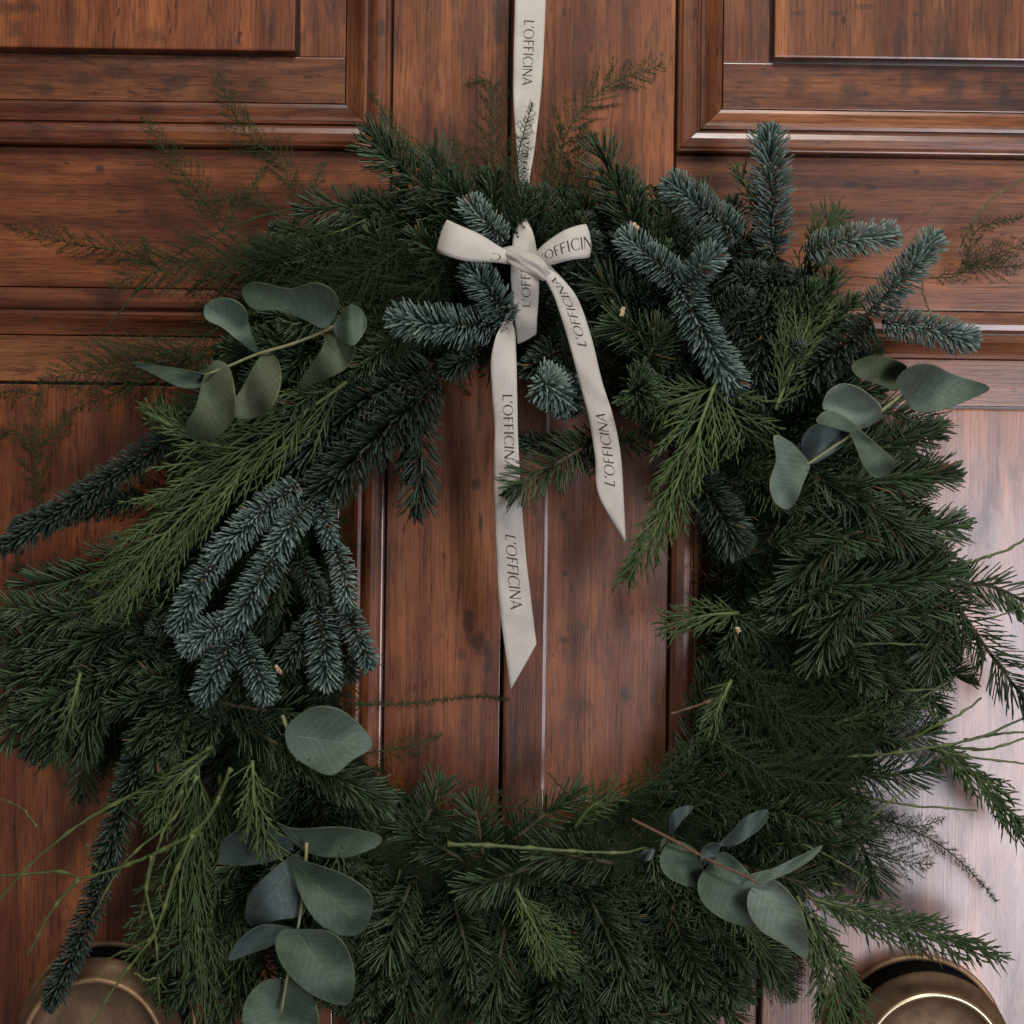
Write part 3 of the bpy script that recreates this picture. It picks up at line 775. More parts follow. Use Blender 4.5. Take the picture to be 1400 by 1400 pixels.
def place(kind, px, py, d, ang, lift=0.0, roll=0.0, scale=1.0):
    n1, a, n2, b = random.choice(PROTO[kind])
    p = P(px, py, d)
    r = math.radians(ang)
    X = RV * math.cos(r) + UV * math.sin(r) + FRONT * math.tan(math.radians(lift)); X = unit(X)
    Z = unit(FRONT - X * (X @ FRONT)); Y = np.cross(Z, X)
    c, s = math.cos(math.radians(roll)), math.sin(math.radians(roll))
    Y, Z = Y * c + Z * s, Z * c - Y * s
    mt = Matrix(((X[0], Y[0], Z[0], p[0]), (X[1], Y[1], Z[1], p[1]), (X[2], Y[2], Z[2], p[2]), (0, 0, 0, 1))) @ Matrix.Scale(scale, 4)
    o = link(n1, a, None, wreath, matrix=mt)
    k = link(n2, b, None, o, matrix=mt); k['kind'] = 'stuff'

def flow(a):
    """growth direction (image degrees, ccw) at wreath angle a"""
    tab = [(0, -25), (20, -5), (40, 45), (60, 65), (80, 95), (100, 150), (120, 190), (150, 220), (180, 235), (210, 245), (240, 262), (270, 290), (300, 318), (325, 335)]
    return lerp_polar2(tab, a)
def lerp_polar2(tab, a):
    a = a % 360
    xs = [t[0] for t in tab] + [360]; c = [math.cos(math.radians(t[1])) for t in tab]; s = [math.sin(math.radians(t[1])) for t in tab]
    c.append(c[0]); s.append(s[0])
    return math.degrees(math.atan2(np.interp(a, xs, s), np.interp(a, xs, c)))

MIXES = [(0, 35, ('nord', 'nord', 'comb')), (35, 75, ('noble', 'nord', 'noble', 'comb')), (75, 100, ('nord', 'fern', 'noble')),
         (100, 150, ('fern', 'fern', 'comb', 'nord')), (150, 200, ('comb', 'nord', 'noble', 'fern')), (200, 250, ('comb', 'nord', 'cedar', 'nord')),
         (250, 300, ('nord', 'comb', 'nord', 'fern')), (300, 335, ('fern', 'nord', 'comb', 'fern', 'cedar')), (335, 360, ('nord', 'comb', 'fern'))]
NF = 230
for i in range(NF):
    a = (i * 137.508) % 360
    f = math.sqrt(((i * 0.618034) % 1.0) * 0.9 + 0.02)
    ri, ro = lerp_polar(INNER, a), lerp_polar(OUTER, a)
    g = flow(a) + random.gauss(0, 20)
    # start so that the tip stays inside the outline
    r = ri + 40 + (ro - ri - 210) * f
    # keep inward-growing shoots out of the opening
    px, py = CX + r * math.cos(math.radians(a)), CY - r * math.sin(math.radians(a))
    kinds = next(k for lo, hi, k in MIXES if lo <= a < hi)
    sc = random.uniform(0.75, 1.05)
    place(random.choice(kinds), px, py, random.uniform(0.024, 0.064), g, random.uniform(-8, 12), random.uniform(-35, 35), sc)

# extra shoots where the mass is thickest at the left and bottom
for (x, y, an, kd, d) in [(280, 490, 192, 'fern', .055), 
                          (220, 800, 205, 'comb', .05), (190, 840, 215, 'comb', .055), (230, 880, 225, 'comb', .05),
                          (900, 1090, 35, 'comb', .05), (900, 1115, 10, 'fern', .06), (960, 1100, 330, 'nord', .055), (1010, 760, 290, 'nord', .045),
                          (320, 1080, 255, 'cedar', .06), (280, 1120, 262, 'cedar', .055), (350, 1150, 270, 'comb', .05), (560, 360, 200, 'fern', .06), (620, 400, 215, 'fern', .07), (500, 330, 185, 'fern', .06), (420, 360, 190, 'fern', .06),
                          (640, 330, 200, 'comb', .045), (620, 290, 195, 'nord', .04), (580, 360, 205, 'nord', .045), (530, 330, 200, 'nord', .035), (510, 400, 215, 'nord', .04), (630, 400, 215, 'nord', .05), (560, 420, 215, 'comb', .045)]:
    place(kd, x, y, d, an + random.gauss(0, 5), random.uniform(0, 8), random.uniform(-25, 25), random.uniform(0.85, 1.05))

# ---- hero noble fir shoots (photo pixels)
nb = lambda pts, w, d0=0.10, d1=0.115, **k: fir(pts, w, 'noble', 'noble', d0, d1, **k)
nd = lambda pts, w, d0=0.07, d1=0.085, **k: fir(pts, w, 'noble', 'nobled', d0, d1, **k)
# left cluster
nb([(408, 662), (350, 705), (292, 768)], 46, .105, .12)
nb([(300, 760), (268, 806), (242, 862)], 42, .118, .125)
nb([(418, 690), (398, 715), (376, 752)], 48, .10, .11)
nb([(380, 752), (346, 808), (318, 854)], 50, .112, .122)
nb([(320, 850), (290, 862), (254, 886)], 40, .12, .126)
nb([(320, 866), (300, 908), (276, 954)], 42, .12, .128)
nb([(322, 866), (346, 908), (366, 954)], 42, .118, .128)
nb([(432, 682), (444, 708), (452, 742)], 32, .095, .10)
nb([(458, 745), (470, 785), (474, 830)], 34, .095, .10)
nb([(474, 832), (488, 868), (506, 910)], 36, .095, .105)
nd([(398, 750), (416, 780), (438, 818)], 36, .09, .095)
nb([(432, 826), (442, 875), (446, 934)], 50, .09, .10)
nd([(440, 840), (415, 870), (392, 905)], 44, .08, .09)
nd([(450, 850), (468, 885), (480, 925)], 44, .075, .085)
nd([(255, 585), (118, 676), (4, 750)], 46, .075, .07, dens=1.0)
nd([(200, 680), (100, 700), (22, 722)], 40, .06, .06)
nd([(236, 930), (172, 1090), (140, 1200)], 50, .07, .08)
nd([(142, 1195), (110, 1282), (68, 1374)], 40, .08, .09)
# top centre
nb([(694, 440), (620, 446), (538, 436)], 56, .10, .11)
nb([(694, 440), (672, 405), (644, 366)], 52, .105, .12)
nd([(672, 458), (645, 485), (610, 508)], 42, .08, .085)
nb([(690, 330), (664, 305), (640, 278)], 44, .09, .10)
nd([(760, 470), (745, 490), (722, 508)], 46, .08, .09)
nb([(782, 548), (762, 536), (738, 522)], 62, .055, .115, dens=1.5)
# top right
nb([(1058, 350), (1054, 262), (1050, 182)], 60, .09, .105)
nb([(1012, 326), (962, 286), (914, 250)], 52, .09, .105)
nb([(942, 394), (898, 360), (852, 324)], 48, .10, .115)
nb([(934, 396), (956, 368), (978, 344)], 46, .11, .12)
nb([(930, 394), (962, 458), (1006, 534)], 56, .11, .10)
nb([(1100, 344), (1160, 330), (1222, 322)], 48, .09, .10)
nb([(1186, 430), (1236, 378), (1278, 324)], 50, .095, .105)
nb([(1206, 440), (1268, 450), (1328, 466)], 48, .10, .105)
nd([(1192, 438), (1132, 488), (1068, 546)], 64, .09, .085)
nd([(1058, 350), (1046, 440), (1030, 540)], 90, .08, .08)
nd([(1000, 330), (1010, 400), (1020, 470)], 70, .075, .08)
nd([(1120, 400), (1060, 390), (1010, 380)], 60, .07, .10)
nd([(1100, 380), (1090, 450), (1060, 520)], 66, .07, .075)
nd([(940, 640), (975, 690), (1010, 748)], 66, .07, .08)
nd([(830, 640), (780, 615), (715, 605)], 40, .05, .05)
# inner left edge
nd([(600, 520), (510, 600), (424, 690)], 84, .075, .085, dens=1.1)
nd([(590, 500), (480, 560), (400, 640)], 80, .07, .08)
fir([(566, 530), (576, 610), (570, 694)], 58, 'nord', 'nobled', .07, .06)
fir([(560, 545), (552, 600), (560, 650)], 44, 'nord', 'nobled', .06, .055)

# ---- hero green fir
gf = lambda pts, w, d0=.09, d1=.10, kind='comb', **k: fir(pts, w, kind, 'nord', d0, d1, **k)
gf([(872, 330), (848, 266), (818, 205)], 96, .08, .085)
gf([(900, 360), (860, 300), (850, 250)], 80, .07, .075, 'nord')
gf([(818, 598), (768, 630), (702, 668)], 66, .07, .112, dens=1.15)
gf([(846, 606), (876, 602), (918, 596)], 46, .06, .075, 'nord')
gf([(880, 545), (876, 540), (868, 532)], 120, .06, .11, 'nord', dens=4.0)
gf([(900, 470), (870, 455), (838, 440)], 90, .07, .10, 'nord')
gf([(880, 500), (890, 480), (905, 455)], 90, .07, .10, 'nord')
gf([(860, 420), (840, 400), (815, 385)], 80, .07, .09, 'nord')
gf([(940, 560), (910, 545), (880, 520)], 90, .06, .08, 'nord')
gf([(600, 270), (556, 236), (508, 196)], 84, .08, .085)
gf([(650, 290), (610, 250), (590, 215)], 84, .07, .075)
gf([(560, 250), (530, 210), (515, 185)], 60, .08, .08)
gf([(520, 300), (470, 285), (420, 292)], 60, .06, .06)
# right mass
gf([(1075, 640), (1170, 620), (1275, 590)], 100, .085, .09, 'nord')
gf([(1060, 690), (1180, 660), (1300, 650)], 110, .10, .10, 'nord')
gf([(1100, 640), (1180, 690), (1250, 740)], 110, .11, .11, 'nord')
gf([(1050, 740), (1180, 730), (1310, 720)], 110, .10, .095, 'nord')
gf([(1070, 800), (1190, 800), (1305, 780)], 110, .095, .09, 'nord')
gf([(1160, 730), (1110, 770), (1065, 820)], 110, .11, .105, 'nord')
gf([(1140, 790), (1100, 830), (1060, 835)], 80, .10, .10, 'nord')
gf([(1090, 860), (1200, 840), (1300, 830)], 96, .09, .085)
gf([(1180, 810), (1140, 850), (1120, 900)], 90, .10, .105, 'nord')
gf([(1200, 560), (1240, 570), (1270, 590)], 80, .08, .08)
gf([(1290, 800), (1344, 880), (1402, 958)], 96, .08, .085)
gf([(1290, 815), (1284, 862), (1272, 925)], 74, .075, .08)
gf([(1300, 800), (1350, 800), (1410, 826)], 58, .075, .075)
gf([(1130, 1050), (1200, 1060), (1268, 1052)], 84, .06, .065)
gf([(1150, 1110), (1180, 1160), (1196, 1212)], 84, .065, .07)
gf([(1180, 1000), (1230, 1010), (1270, 1000)], 60, .07, .07)
# left and bottom
gf([(170, 880), (100, 950), (40, 1020)], 96, .06, .06)
gf([(160, 820), (70, 850), (0, 870)], 96, .06, .06)
gf([(200, 850), (110, 880), (50, 900)], 90, .065, .06, 'nord')
gf([(180, 900), (130, 960), (110, 1030)], 86, .06, .06)
gf([(200, 740), (110, 790), (30, 800)], 80, .055, .055)
gf([(322, 985), (420, 1040), (524, 1100)], 104, .095, .10, roll=-25, dens=1.2)
gf([(300, 960), (360, 970), (430, 975)], 70, .09, .09)
gf([(560, 1150), (588, 1110), (600, 1075)], 60, .08, .085)
gf([(660, 1170), (655, 1130), (648, 1100)], 56, .085, .09)
gf([(700, 1150), (750, 1110), (790, 1085)], 56, .075, .08)
for (x, y, an, w) in [(560, 1210, 250, 84), (620, 1230, 285, 84), (690, 1270, 260, 80), (800, 1220, 300, 84), (860, 1250, 260, 84), (920, 1290, 285, 84), (560, 1300, 265, 80),
                      (640, 1320, 300, 80), (760, 1340, 240, 76), (850, 1330, 300, 80), (980, 1250, 320, 80), (1000, 1180, 345, 80), (740, 1180, 200, 80), (840, 1180, 170, 80), (640, 1180, 150, 80)]:
    r = math.radians(an); L_ = 105
    gf([(x, y), (x + L_ * .5 * math.cos(r), y - L_ * .5 * math.sin(r)), (x + L_ * math.cos(r), y - L_ * math.sin(r))], w, .065, .085, random.choice(['nord', 'comb']))

# ---- cedar
cedar([(474, 522), (352, 612), (240, 716), (134, 838)], 150, .10, .115, dens=0.95, sweep=30, sag=(-0.05, 0, -0.08))
cedar([(330, 615), (285, 606), (240, 585), (196, 558)], 46, .105, .11, sweep=24)
cedar([(978, 524), (934, 640), (896, 725), (850, 798)], 100, .11, .10, sweep=30, prof='base', sag=(0, 0, -0.12))
cedar([(975, 530), (1000, 560), (1020, 600)], 80, .10, .10, sweep=40)
cedar([(975, 530), (930, 545), (890, 560)], 60, .10, .10, sweep=34)
cedar([(1060, 560), (1095, 470), (1128, 380)], 70, .10, .095, sweep=22)
cedar([(1090, 400), (1120, 330), (1146, 290)], 60, .07, .07, sweep=24)
cedar([(1066, 340), (1030, 270), (1004, 228)], 30, .06, .06, sweep=24)
cedar([(1066, 540), (1068, 460), (1070, 380)], 30, .10, .095, sweep=20)
cedar([(1010, 838), (960, 842), (908, 856)], 50, .08, .09, sweep=32)
cedar([(272, 1020), (262, 1200), (290, 1420)], 130, .085, .075, dens=0.9, sweep=16, sag=(0, 0, -0.25), prof='mid')
cedar([(300, 1060), (310, 1220), (340, 1400)], 100, .07, .06, dens=0.9, sweep=18, sag=(0, 0, -0.2))
cedar([(285, 1030), (240, 1070), (204, 1110)], 50, .10, .105, sweep=24)
cedar([(265, 1000), (230, 1050), (215, 1130)], 60, .095, .10, sweep=22)
cedar([(345, 1040), (350, 1110), (372, 1165)], 50, .125, .138, sweep=28)
cedar([(110, 920), (98, 970), (80, 1040)], 26, .09, .095, sweep=18)
cedar([(1090, 1225), (1128, 1310), (1160, 1420)], 100, .095, .095, dens=1.1, sweep=28, sag=(0.08, 0, -0.08))
cedar([(1100, 1225), (1220, 1262), (1372, 1308)], 70, .09, .08, dens=1.0, sweep=22, sag=(0, 0, -0.08))
cedar([(1270, 1010), (1335, 1065), (1408, 1150)], 50, .07, .07, dens=1.2, sweep=22)
cedar([(706, 1216), (732, 1268), (764, 1326)], 56, .095, .11, dens=1.2, sweep=30)
cedar([(786, 1130), (805, 1106), (834, 1086)], 44, .09, .10, sweep=28)
cedar([(948, 1180), (1010, 1250), (1046, 1308)], 44, .09, .095, sweep=22)
cedar([(1000, 930), (985, 960), (970, 1000)], 36, .08, .085, sweep=22)
cedar([(1140, 990), (1200, 970), (1270, 960)], 50, .08, .08, sweep=24)
cedar([(300, 980), (240, 1000), (170, 1080)], 60, .08, .08, sweep=24)

# ---- asparagus fern
fern([(402, 285), (384, 222), (336, 182), (294, 102)], 84, .03, .04, taper=0.8)
fern([(302, 316), (276, 270), (232, 215), (196, 160)], 78, .03, .04, taper=0.8)
fern([(216, 366), (176, 346), (104, 334), (8, 308)], 70, .03, .03)
fern([(404, 286), (424, 262), (444, 222)], 44, .04, .04)
fern([(390, 300), (340, 270), (270, 280)], 50, .04, .04)
fern([(302, 316), (340, 262), (365, 228)], 40, .035, .035)
fern([(216, 366), (200, 345), (196, 325)], 26, .03, .03)
fern([(690, 300), (672, 200), (672, 115), (636, 116)], 70, .06, .05, taper=0.8)
fern([(716, 320), (706, 230), (728, 140)], 52, .09, .062, taper=0.9, arch=0.02)
fern([(758, 262), (776, 180), (830, 118), (908, 88)], 90, .05, .045, taper=0.7)
fern([(745, 260), (752, 220), (770, 170)], 60, .055, .05)
fern([(800, 280), (790, 220), (800, 170)], 60, .05, .045)
fern([(1270, 380), (1318, 372), (1334, 316), (1398, 296)], 44, .03, .03)
fern([(1318, 368), (1350, 352), (1410, 330)], 60, .03, .03)
fern([(1316, 360), (1350, 366), (1400, 362)], 60, .03, .03)
fern([(1190, 1110), (1280, 1152), (1330, 1195), (1362, 1232)], 44, .05, .03, taper=1.6)
fern([(1200, 1120), (1250, 1130), (1290, 1120)], 50, .05, .05)
fern([(1160, 1265), (1240, 1262), (1330, 1300)], 60, .05, .045)
fern([(52, 700), (48, 600), (58, 525)], 60, .012, .012)
fern([(50, 620), (20, 590), (-10, 600)], 50, .012, .012)
fern([(52, 610), (80, 590), (98, 565)], 50, .012, .012)
fern([(55, 540), (20, 535), (-10, 540)], 44, .012, .012)
fern([(470, 962), (560, 962), (644, 952), (696, 957)], 14, .04, .03, taper=1.4)
fern([(500, 1030), (560, 1020), (602, 1005)], 50, .03, .03)
fern([(440, 300), (560, 420), (640, 540)], 110, .07, .06)
fern([(600, 300), (520, 360), (420, 420)], 120, .08, .08)
fern([(640, 330), (560, 420), (460, 500)], 120, .085, .08)
fern([(560, 300), (440, 340), (300, 400)], 110, .075, .07)
fern([(480, 360), (380, 400), (262, 420)], 110, .07, .06)
fern([(340, 420), (240, 480), (120, 500)], 100, .06, .05)
fern([(300, 470), (200, 520), (100, 560)], 90, .055, .05)
fern([(660, 300), (600, 240), (530, 220)], 100, .075, .07)
fern([(600, 240), (550, 190), (505, 125)], 46, .07, .06)
fern([(680, 280), (640, 230), (620, 190)], 70, .06, .06)
fern([(1000, 960), (1120, 980), (1240, 960)], 110, .085, .08)
fern([(1000, 1040), (1120, 1070), (1230, 1060)], 120, .085, .08)
fern([(960, 1080), (1080, 1120), (1200, 1140)], 120, .08, .08)
fern([(1000, 900), (1060, 960), (1100, 1040)], 110, .085, .085)
fern([(960, 1000), (1040, 1050), (1100, 1100)], 110, .085, .085)
fern([(560, 1090), (660, 1100), (760, 1110)], 80, .07, .07)
fern([(840, 1100), (900, 1060), (960, 1010)], 80, .06, .06)
twig([(136, 460), (216, 368), (302, 316), (404, 286), (516, 280)], .0006, .0009, .035, .075, 'fern', name='fern_stem')
twig([(500, 300), (460, 318), (410, 330)], .0007, .0006, .08, .075, 'twig', name='fern_stem')
twig([(1400, 245), (1352, 275), (1326, 310), (1312, 340)], .0007, .0007, .03, .03, 'twig', name='fern_stem')
twig([(1140, 384), (1170, 378), (1240, 382), (1318, 372)], .0008, .0007, .03, .03, 'btwig', name='fern_stem')
twig([(1262, 385), (1262, 400), (1272, 432)], .0009, .0006, .03, .03, 'btwig', name='fern_stem')
twig([(1278, 280), (1250, 305), (1225, 330)], .0006, .0006, .03, .03, 'btwig', name='fern_stem')

# ---- bare green twigs
TW = [([(290, 1020), (200, 1076), (120, 1120), (48, 1176), (-6, 1236)], .0014), ([(316, 1050), (288, 1112), (256, 1144), (200, 1172), (140, 1194), (108, 1200), (80, 1192), (-10, 1198)], .0015),
      ([(108, 1202), (72, 1244), (36, 1308)], .0012), ([(264, 1140), (240, 1192), (220, 1256), (204, 1288), (160, 1344), (124, 1404)], .0014),
      ([(206, 1284), (176, 1298), (144, 1312)], .0009), ([(208, 1170), (200, 1220), (212, 1272), (216, 1336), (218, 1372)], .0011), ([(184, 1330), (200, 1340), (216, 1338), (228, 1354)], .0008),
      ([(120, 1154), (124, 1174), (138, 1190)], .0008), ([(250, 1080), (215, 1160), (190, 1262)], .0009),
      ([(1040, 1040), (1120, 1036), (1200, 1032), (1260, 1024), (1340, 1008), (1406, 978)], .0016), ([(1290, 1020), (1348, 1024), (1406, 1008)], .0014), ([(1320, 1012), (1360, 1004), (1406, 1000)], .0014),
      ([(1220, 1026), (1272, 996), (1312, 976), (1342, 954)], .0015), ([(1100, 968), (1126, 930), (1156, 892), (1188, 880), (1272, 882)], .0013), ([(1130, 944), (1200, 944), (1308, 942)], .0012),
      ([(1270, 812), (1310, 780), (1340, 764), (1376, 752), (1406, 734)], .0016), ([(1128, 1140), (1180, 1124), (1212, 1100), (1246, 1074)], .0012), ([(1150, 1085), (1236, 1100), (1280, 1104), (1336, 1108)], .0012),
      ([(1020, 1158), (1080, 1152), (1120, 1164), (1184, 1200)], .0010), ([(1110, 1190), (1140, 1208), (1156, 1210)], .0009),
      ([(612, 1154), (676, 1156), (760, 1162), (844, 1166), (884, 1158)], .0015), ([(50, 1130), (30, 1105), (-5, 1090)], .0006),
      ([(1180, 990), (1240, 965), (1300, 930)], .0012), ([(1250, 830), (1320, 850), (1404, 830)], .0011), ([(1270, 1024), (1330, 1036), (1404, 1044)], .0012),
      ([(270, 1060), (236, 1120), (170, 1180), (120, 1262)], .0011), ([(300, 1090), (252, 1180), (246, 1290)], .0010)]
for pts, r in TW:
    low = pts[0][0] < 500
    right = pts[0][0] > 900
    twig(pts, r * (0.95 if right else 1.2), r * 0.6, .11 if low else (.060 if right else .105), .095 if low else .088, arch=0.012 if right else 0.0)
twig([(748, 1054), (770, 1078), (796, 1096)], .0011, .0013, .05, .06, 'btwig')
twig([(918, 976), (948, 966), (990, 952)], .0009, .0016, .06, .06, 'btwig')
twig([(392, 990), (396, 1000), (398, 1008)], .0014, .0012, .11, .11, 'cut', name='cut_stem')
for (x, y, dx, dy) in [(850, 432, 2, -10), (866, 306, 6, 8), (657, 362, 0, 8), (378, 912, 6, 8), (1008, 858, 1, 6)]:
    twig([(x, y), (x + dx / 2, y + dy / 2), (x + dx, y + dy)], .0018, .0016, .115, .112, 'cut', name='cut_stem')

# ---- eucalyptus
def euc_leaf(parent, outline, attach, tip, mat, d0, d1, cup=0.006, twist=0.0, wave=0.0036):
    """outline polygon in photo pixels; leaf rises from the stem, cups across its midrib"""
    n = 48
    o = np.array(outline + [outline[0]], float)
    ol = cr(np.vstack([o[-3:-1], o, o[1:3]]), n * 3)
    # keep one closed turn
    pp = np.array(outline, float); k = len(pp)
    ext = np.vstack([pp[-1], pp, pp[0], pp[1]])
    c = []
    per = max(3, n // k)
    for i in range(1, k + 1):
        a, b, c2, d = ext[i - 1], ext[i], ext[i + 1], ext[(i + 2)] if i + 2 < len(ext) else pp[1]
        for s in np.arange(per) / per:
            c.append(0.5 * ((2 * b) + (-a + c2) * s + (2 * a - 5 * b + 4 * c2 - d) * s * s + (-a + 3 * b - 3 * c2 + d) * s ** 3))
    c = np.array(c); n = len(c)
    A = np.array(attach, float); B = np.array(tip, float); ax = B - A; ln = np.linalg.norm(ax); ax /= ln; pr = np.array([-ax[1], ax[0]])
    al = (c - A) @ ax; side = (c - A) @ pr
    mid = A + np.clip(al, 0.04 * ln, 0.96 * ln)[:, None] * ax
    hw = np.abs(side).max() + 1e-6
    rows = [0.0, 0.035, 0.3, 0.55, 0.8, 0.94, 1.0]
    V = []; R = []; AL = []
    for s in rows:
        q = mid * (1 - s) + c * s
        u = np.clip(((q - A) @ ax) / ln, -0.1, 1.1); w = ((q - A) @ pr) / hw
        dd = d0 + (d1 - d0) * u + 1.9 * cup * (w * w) + 0.9 * cup * w * math.sin(A[0] * 1.7) - 0.010 * np.clip(u - 0.55, 0, 1) ** 2 * 4 * math.cos(A[1] * 2.3) + twist * w * u + wave * np.sin(u * 7 + w * 3 + A[0]) + 0.0045 * np.sin(u * math.pi)
        V += [P(q[i, 0], q[i, 1], dd[i]) for i in range(n)]
        R += [s] * n; AL += list(u)
    q = [(k * n + i, k * n + (i + 1) % n, (k + 1) * n + (i + 1) % n, (k + 1) * n + i) for k in range(len(rows) - 1) for i in range(n)]
    m = Mesh(); m.add(V, q, None, R)
    ob = m.build('leaf', M[mat], parent, P(attach[0], attach[1], d0))
    ob.data.attributes.new('along', 'FLOAT', 'POINT').data.foreach_set('value', np.array(AL, np.float32))
    md = ob.modifiers.new('thickness', 'SOLIDIFY'); md.thickness = 0.0005; md.offset = 0
    return ob

def crop(ox, oy, pts): return [(ox + x / 2.5, oy + y / 2.5) for x, y in pts]
def euc(ox, oy, stem, leaves, sd=(0.115, 0.125), r=0.0014, smat='estem'):
    dz = 0.012
    st = pathP(crop(ox, oy, stem), sd[0] + dz, sd[1] + dz, 16)
    m = Mesh(); tube(m, st, np.linspace(r, r * 0.75, 16), 7)
    b = m.build('eucalyptus_sprig', M[smat], wreath, st[0])
    for lf in leaves:
        out, at, tip, mat, d0, d1 = lf[:6]
        kw = lf[6] if len(lf) > 6 else {}
        euc_leaf(b, crop(ox, oy, out), crop(ox, oy, [at])[0], crop(ox, oy, [tip])[0], mat, d0 + dz, d1 + dz, **kw)

euc(0, 0, [(1150, 1110), (1110, 1130), (1000, 1175), (880, 1210), (780, 1252), (700, 1282)], [
    ([(828, 985), (880, 964), (990, 986), (1080, 964), (1150, 1005), (1152, 1065), (1110, 1122), (1040, 1092), (950, 1060), (880, 1062), (838, 1030)], (1110, 1120), (832, 995), 'euc_green', .122, .118, {'cup': .012, 'twist': .006}),
    ([(880, 1205), (852, 1120), (842, 1062), (800, 1025), (745, 1018), (702, 1045), (703, 1090), (760, 1120), (815, 1165)], (878, 1203), (715, 1050), 'euc_green', .12, .126, {'cup': .006}),
    ([(1138, 1118), (1160, 1080), (1200, 1040), (1240, 1064), (1252, 1115), (1214, 1178), (1168, 1168)], (1140, 1122), (1235, 1075), 'euc_green', .122, .13, {'cup': .005}),
    ([(1118, 1142), (1170, 1178), (1216, 1192), (1184, 1258), (1102, 1300), (1015, 1326), (1062, 1250), (1100, 1190)], (1130, 1140), (1030, 1316), 'euc_olive', .12, .115, {'cup': .006}),
    ([(905, 1204), (948, 1228), (962, 1290), (948, 1355), (905, 1416), (810, 1430), (802, 1372), (832, 1318), (862, 1260)], (895, 1208), (815, 1420), 'euc_olive', .118, .128, {'cup': .008, 'twist': .006}),
    ([(742, 1232), (785, 1258), (804, 1345), (800, 1430), (722, 1505), (632, 1472), (668, 1392), (690, 1310), (706, 1262)], (728, 1250), (685, 1494), 'euc_olive', .118, .134, {'cup': .006}),
    ([(705, 1284), (640, 1264), (540, 1248), (452, 1239), (540, 1288), (615, 1324), (690, 1322)], (705, 1290), (456, 1240), 'euc_green', .115, .10, {'cup': .004})])
euc(840, 420, [(1010, 285), (980, 302), (910, 358), (838, 416), (760, 470), (660, 538)], [
    ([(985, 300), (962, 252), (1010, 203), (1080, 194), (1165, 232), (1282, 274), (1200, 322), (1105, 354), (1025, 354)], (985, 300), (1272, 274), 'euc_pale', .125, .11, {'cup': .008}),
    ([(812, 196), (880, 165), (955, 178), (1002, 212), (965, 285), (900, 262), (832, 238)], (985, 280), (818, 200), 'euc_olive', .11, .105, {'cup': .004}),
    ([(712, 345), (728, 290), (782, 260), (852, 284), (915, 345), (895, 392), (838, 416), (790, 392), (745, 360)], (838, 414), (730, 300), 'euc_pale', .122, .12, {'cup': .010}),
    ([(690, 382), (722, 354), (775, 366), (830, 408), (868, 444), (925, 492), (957, 530), (938, 572), (888, 583), (850, 542), (822, 472), (788, 408), (740, 396), (702, 402)], (828, 430), (918, 560), 'euc_pale', .13, .136, {'cup': .008}),
    ([(640, 452), (678, 404), (740, 400), (792, 420), (800, 452), (742, 502), (665, 538), (644, 495)], (798, 440), (655, 500), 'euc_blue', .115, .11, {'cup': .006}),
    ([(545, 438), (602, 460), (642, 500), (668, 542), (650, 592), (622, 660), (590, 692), (546, 664), (530, 602), (552, 520)], (662, 540), (560, 665), 'euc_pale', .12, .128, {'cup': .010, 'twist': .006})])
euc(0, 840, [(965, 345), (985, 400), (992, 412)], [
    ([(975, 400), (1012, 350), (1080, 314), (1165, 326), (1242, 390), (1272, 452), (1205, 498), (1135, 550), (1052, 520), (992, 470)], (976, 408), (1266, 450), 'euc_green', .112, .110, {'cup': .006})], (.112, .112), .0018)
euc(0, 840, [(1048, 780), (1046, 830), (1034, 960), (1018, 1076), (985, 1220), (962, 1360)], [
    ([(745, 838), (770, 764), (835, 735), (925, 735), (1000, 780), (965, 832), (852, 858), (755, 854)], (1030, 805), (752, 835), 'euc_blue', .105, .10, {'cup': .005}),
    ([(945, 712), (1010, 732), (1160, 726), (1290, 752), (1292, 790), (1182, 831), (1065, 820), (1000, 775)], (1040, 800), (1290, 775), 'euc_green', .102, .095, {'cup': .008}),
    ([(1022, 820), (960, 850), (872, 930), (842, 990), (850, 1060), (955, 1044), (1040, 1020), (1044, 900)], (1030, 822), (852, 1050), 'euc_blue', .115, .10, {'cup': .005}),
    ([(993, 836), (1002, 884), (1032, 972), (1082, 1050), (1152, 1095), (1230, 1091), (1266, 1040), (1271, 962), (1202, 902), (1100, 860)], (995, 838), (1250, 1075), 'euc_green', .122, .130, {'cup': .006}),
    ([(1005, 1072), (902, 1060), (832, 1098), (790, 1150), (785, 1182), (852, 1162), (935, 1130), (990, 1095)], (1005, 1074), (787, 1178), 'euc_blue', .112, .108, {'cup': .004}),
    ([(1012, 1076), (962, 1080), (940, 1132), (972, 1212), (1052, 1292), (1140, 1331), (1198, 1326), (1213, 1232), (1182, 1132), (1120, 1082)], (1012, 1078), (1185, 1320), 'euc_green', .124, .132, {'cup': .006}),
    ([(975, 1246), (902, 1252), (844, 1312), (828, 1400), (880, 1460), (1040, 1460), (1090, 1400), (1072, 1312), (1022, 1264)], (976, 1250), (958, 1450), 'euc_green', .112, .118, {'cup': .006})])
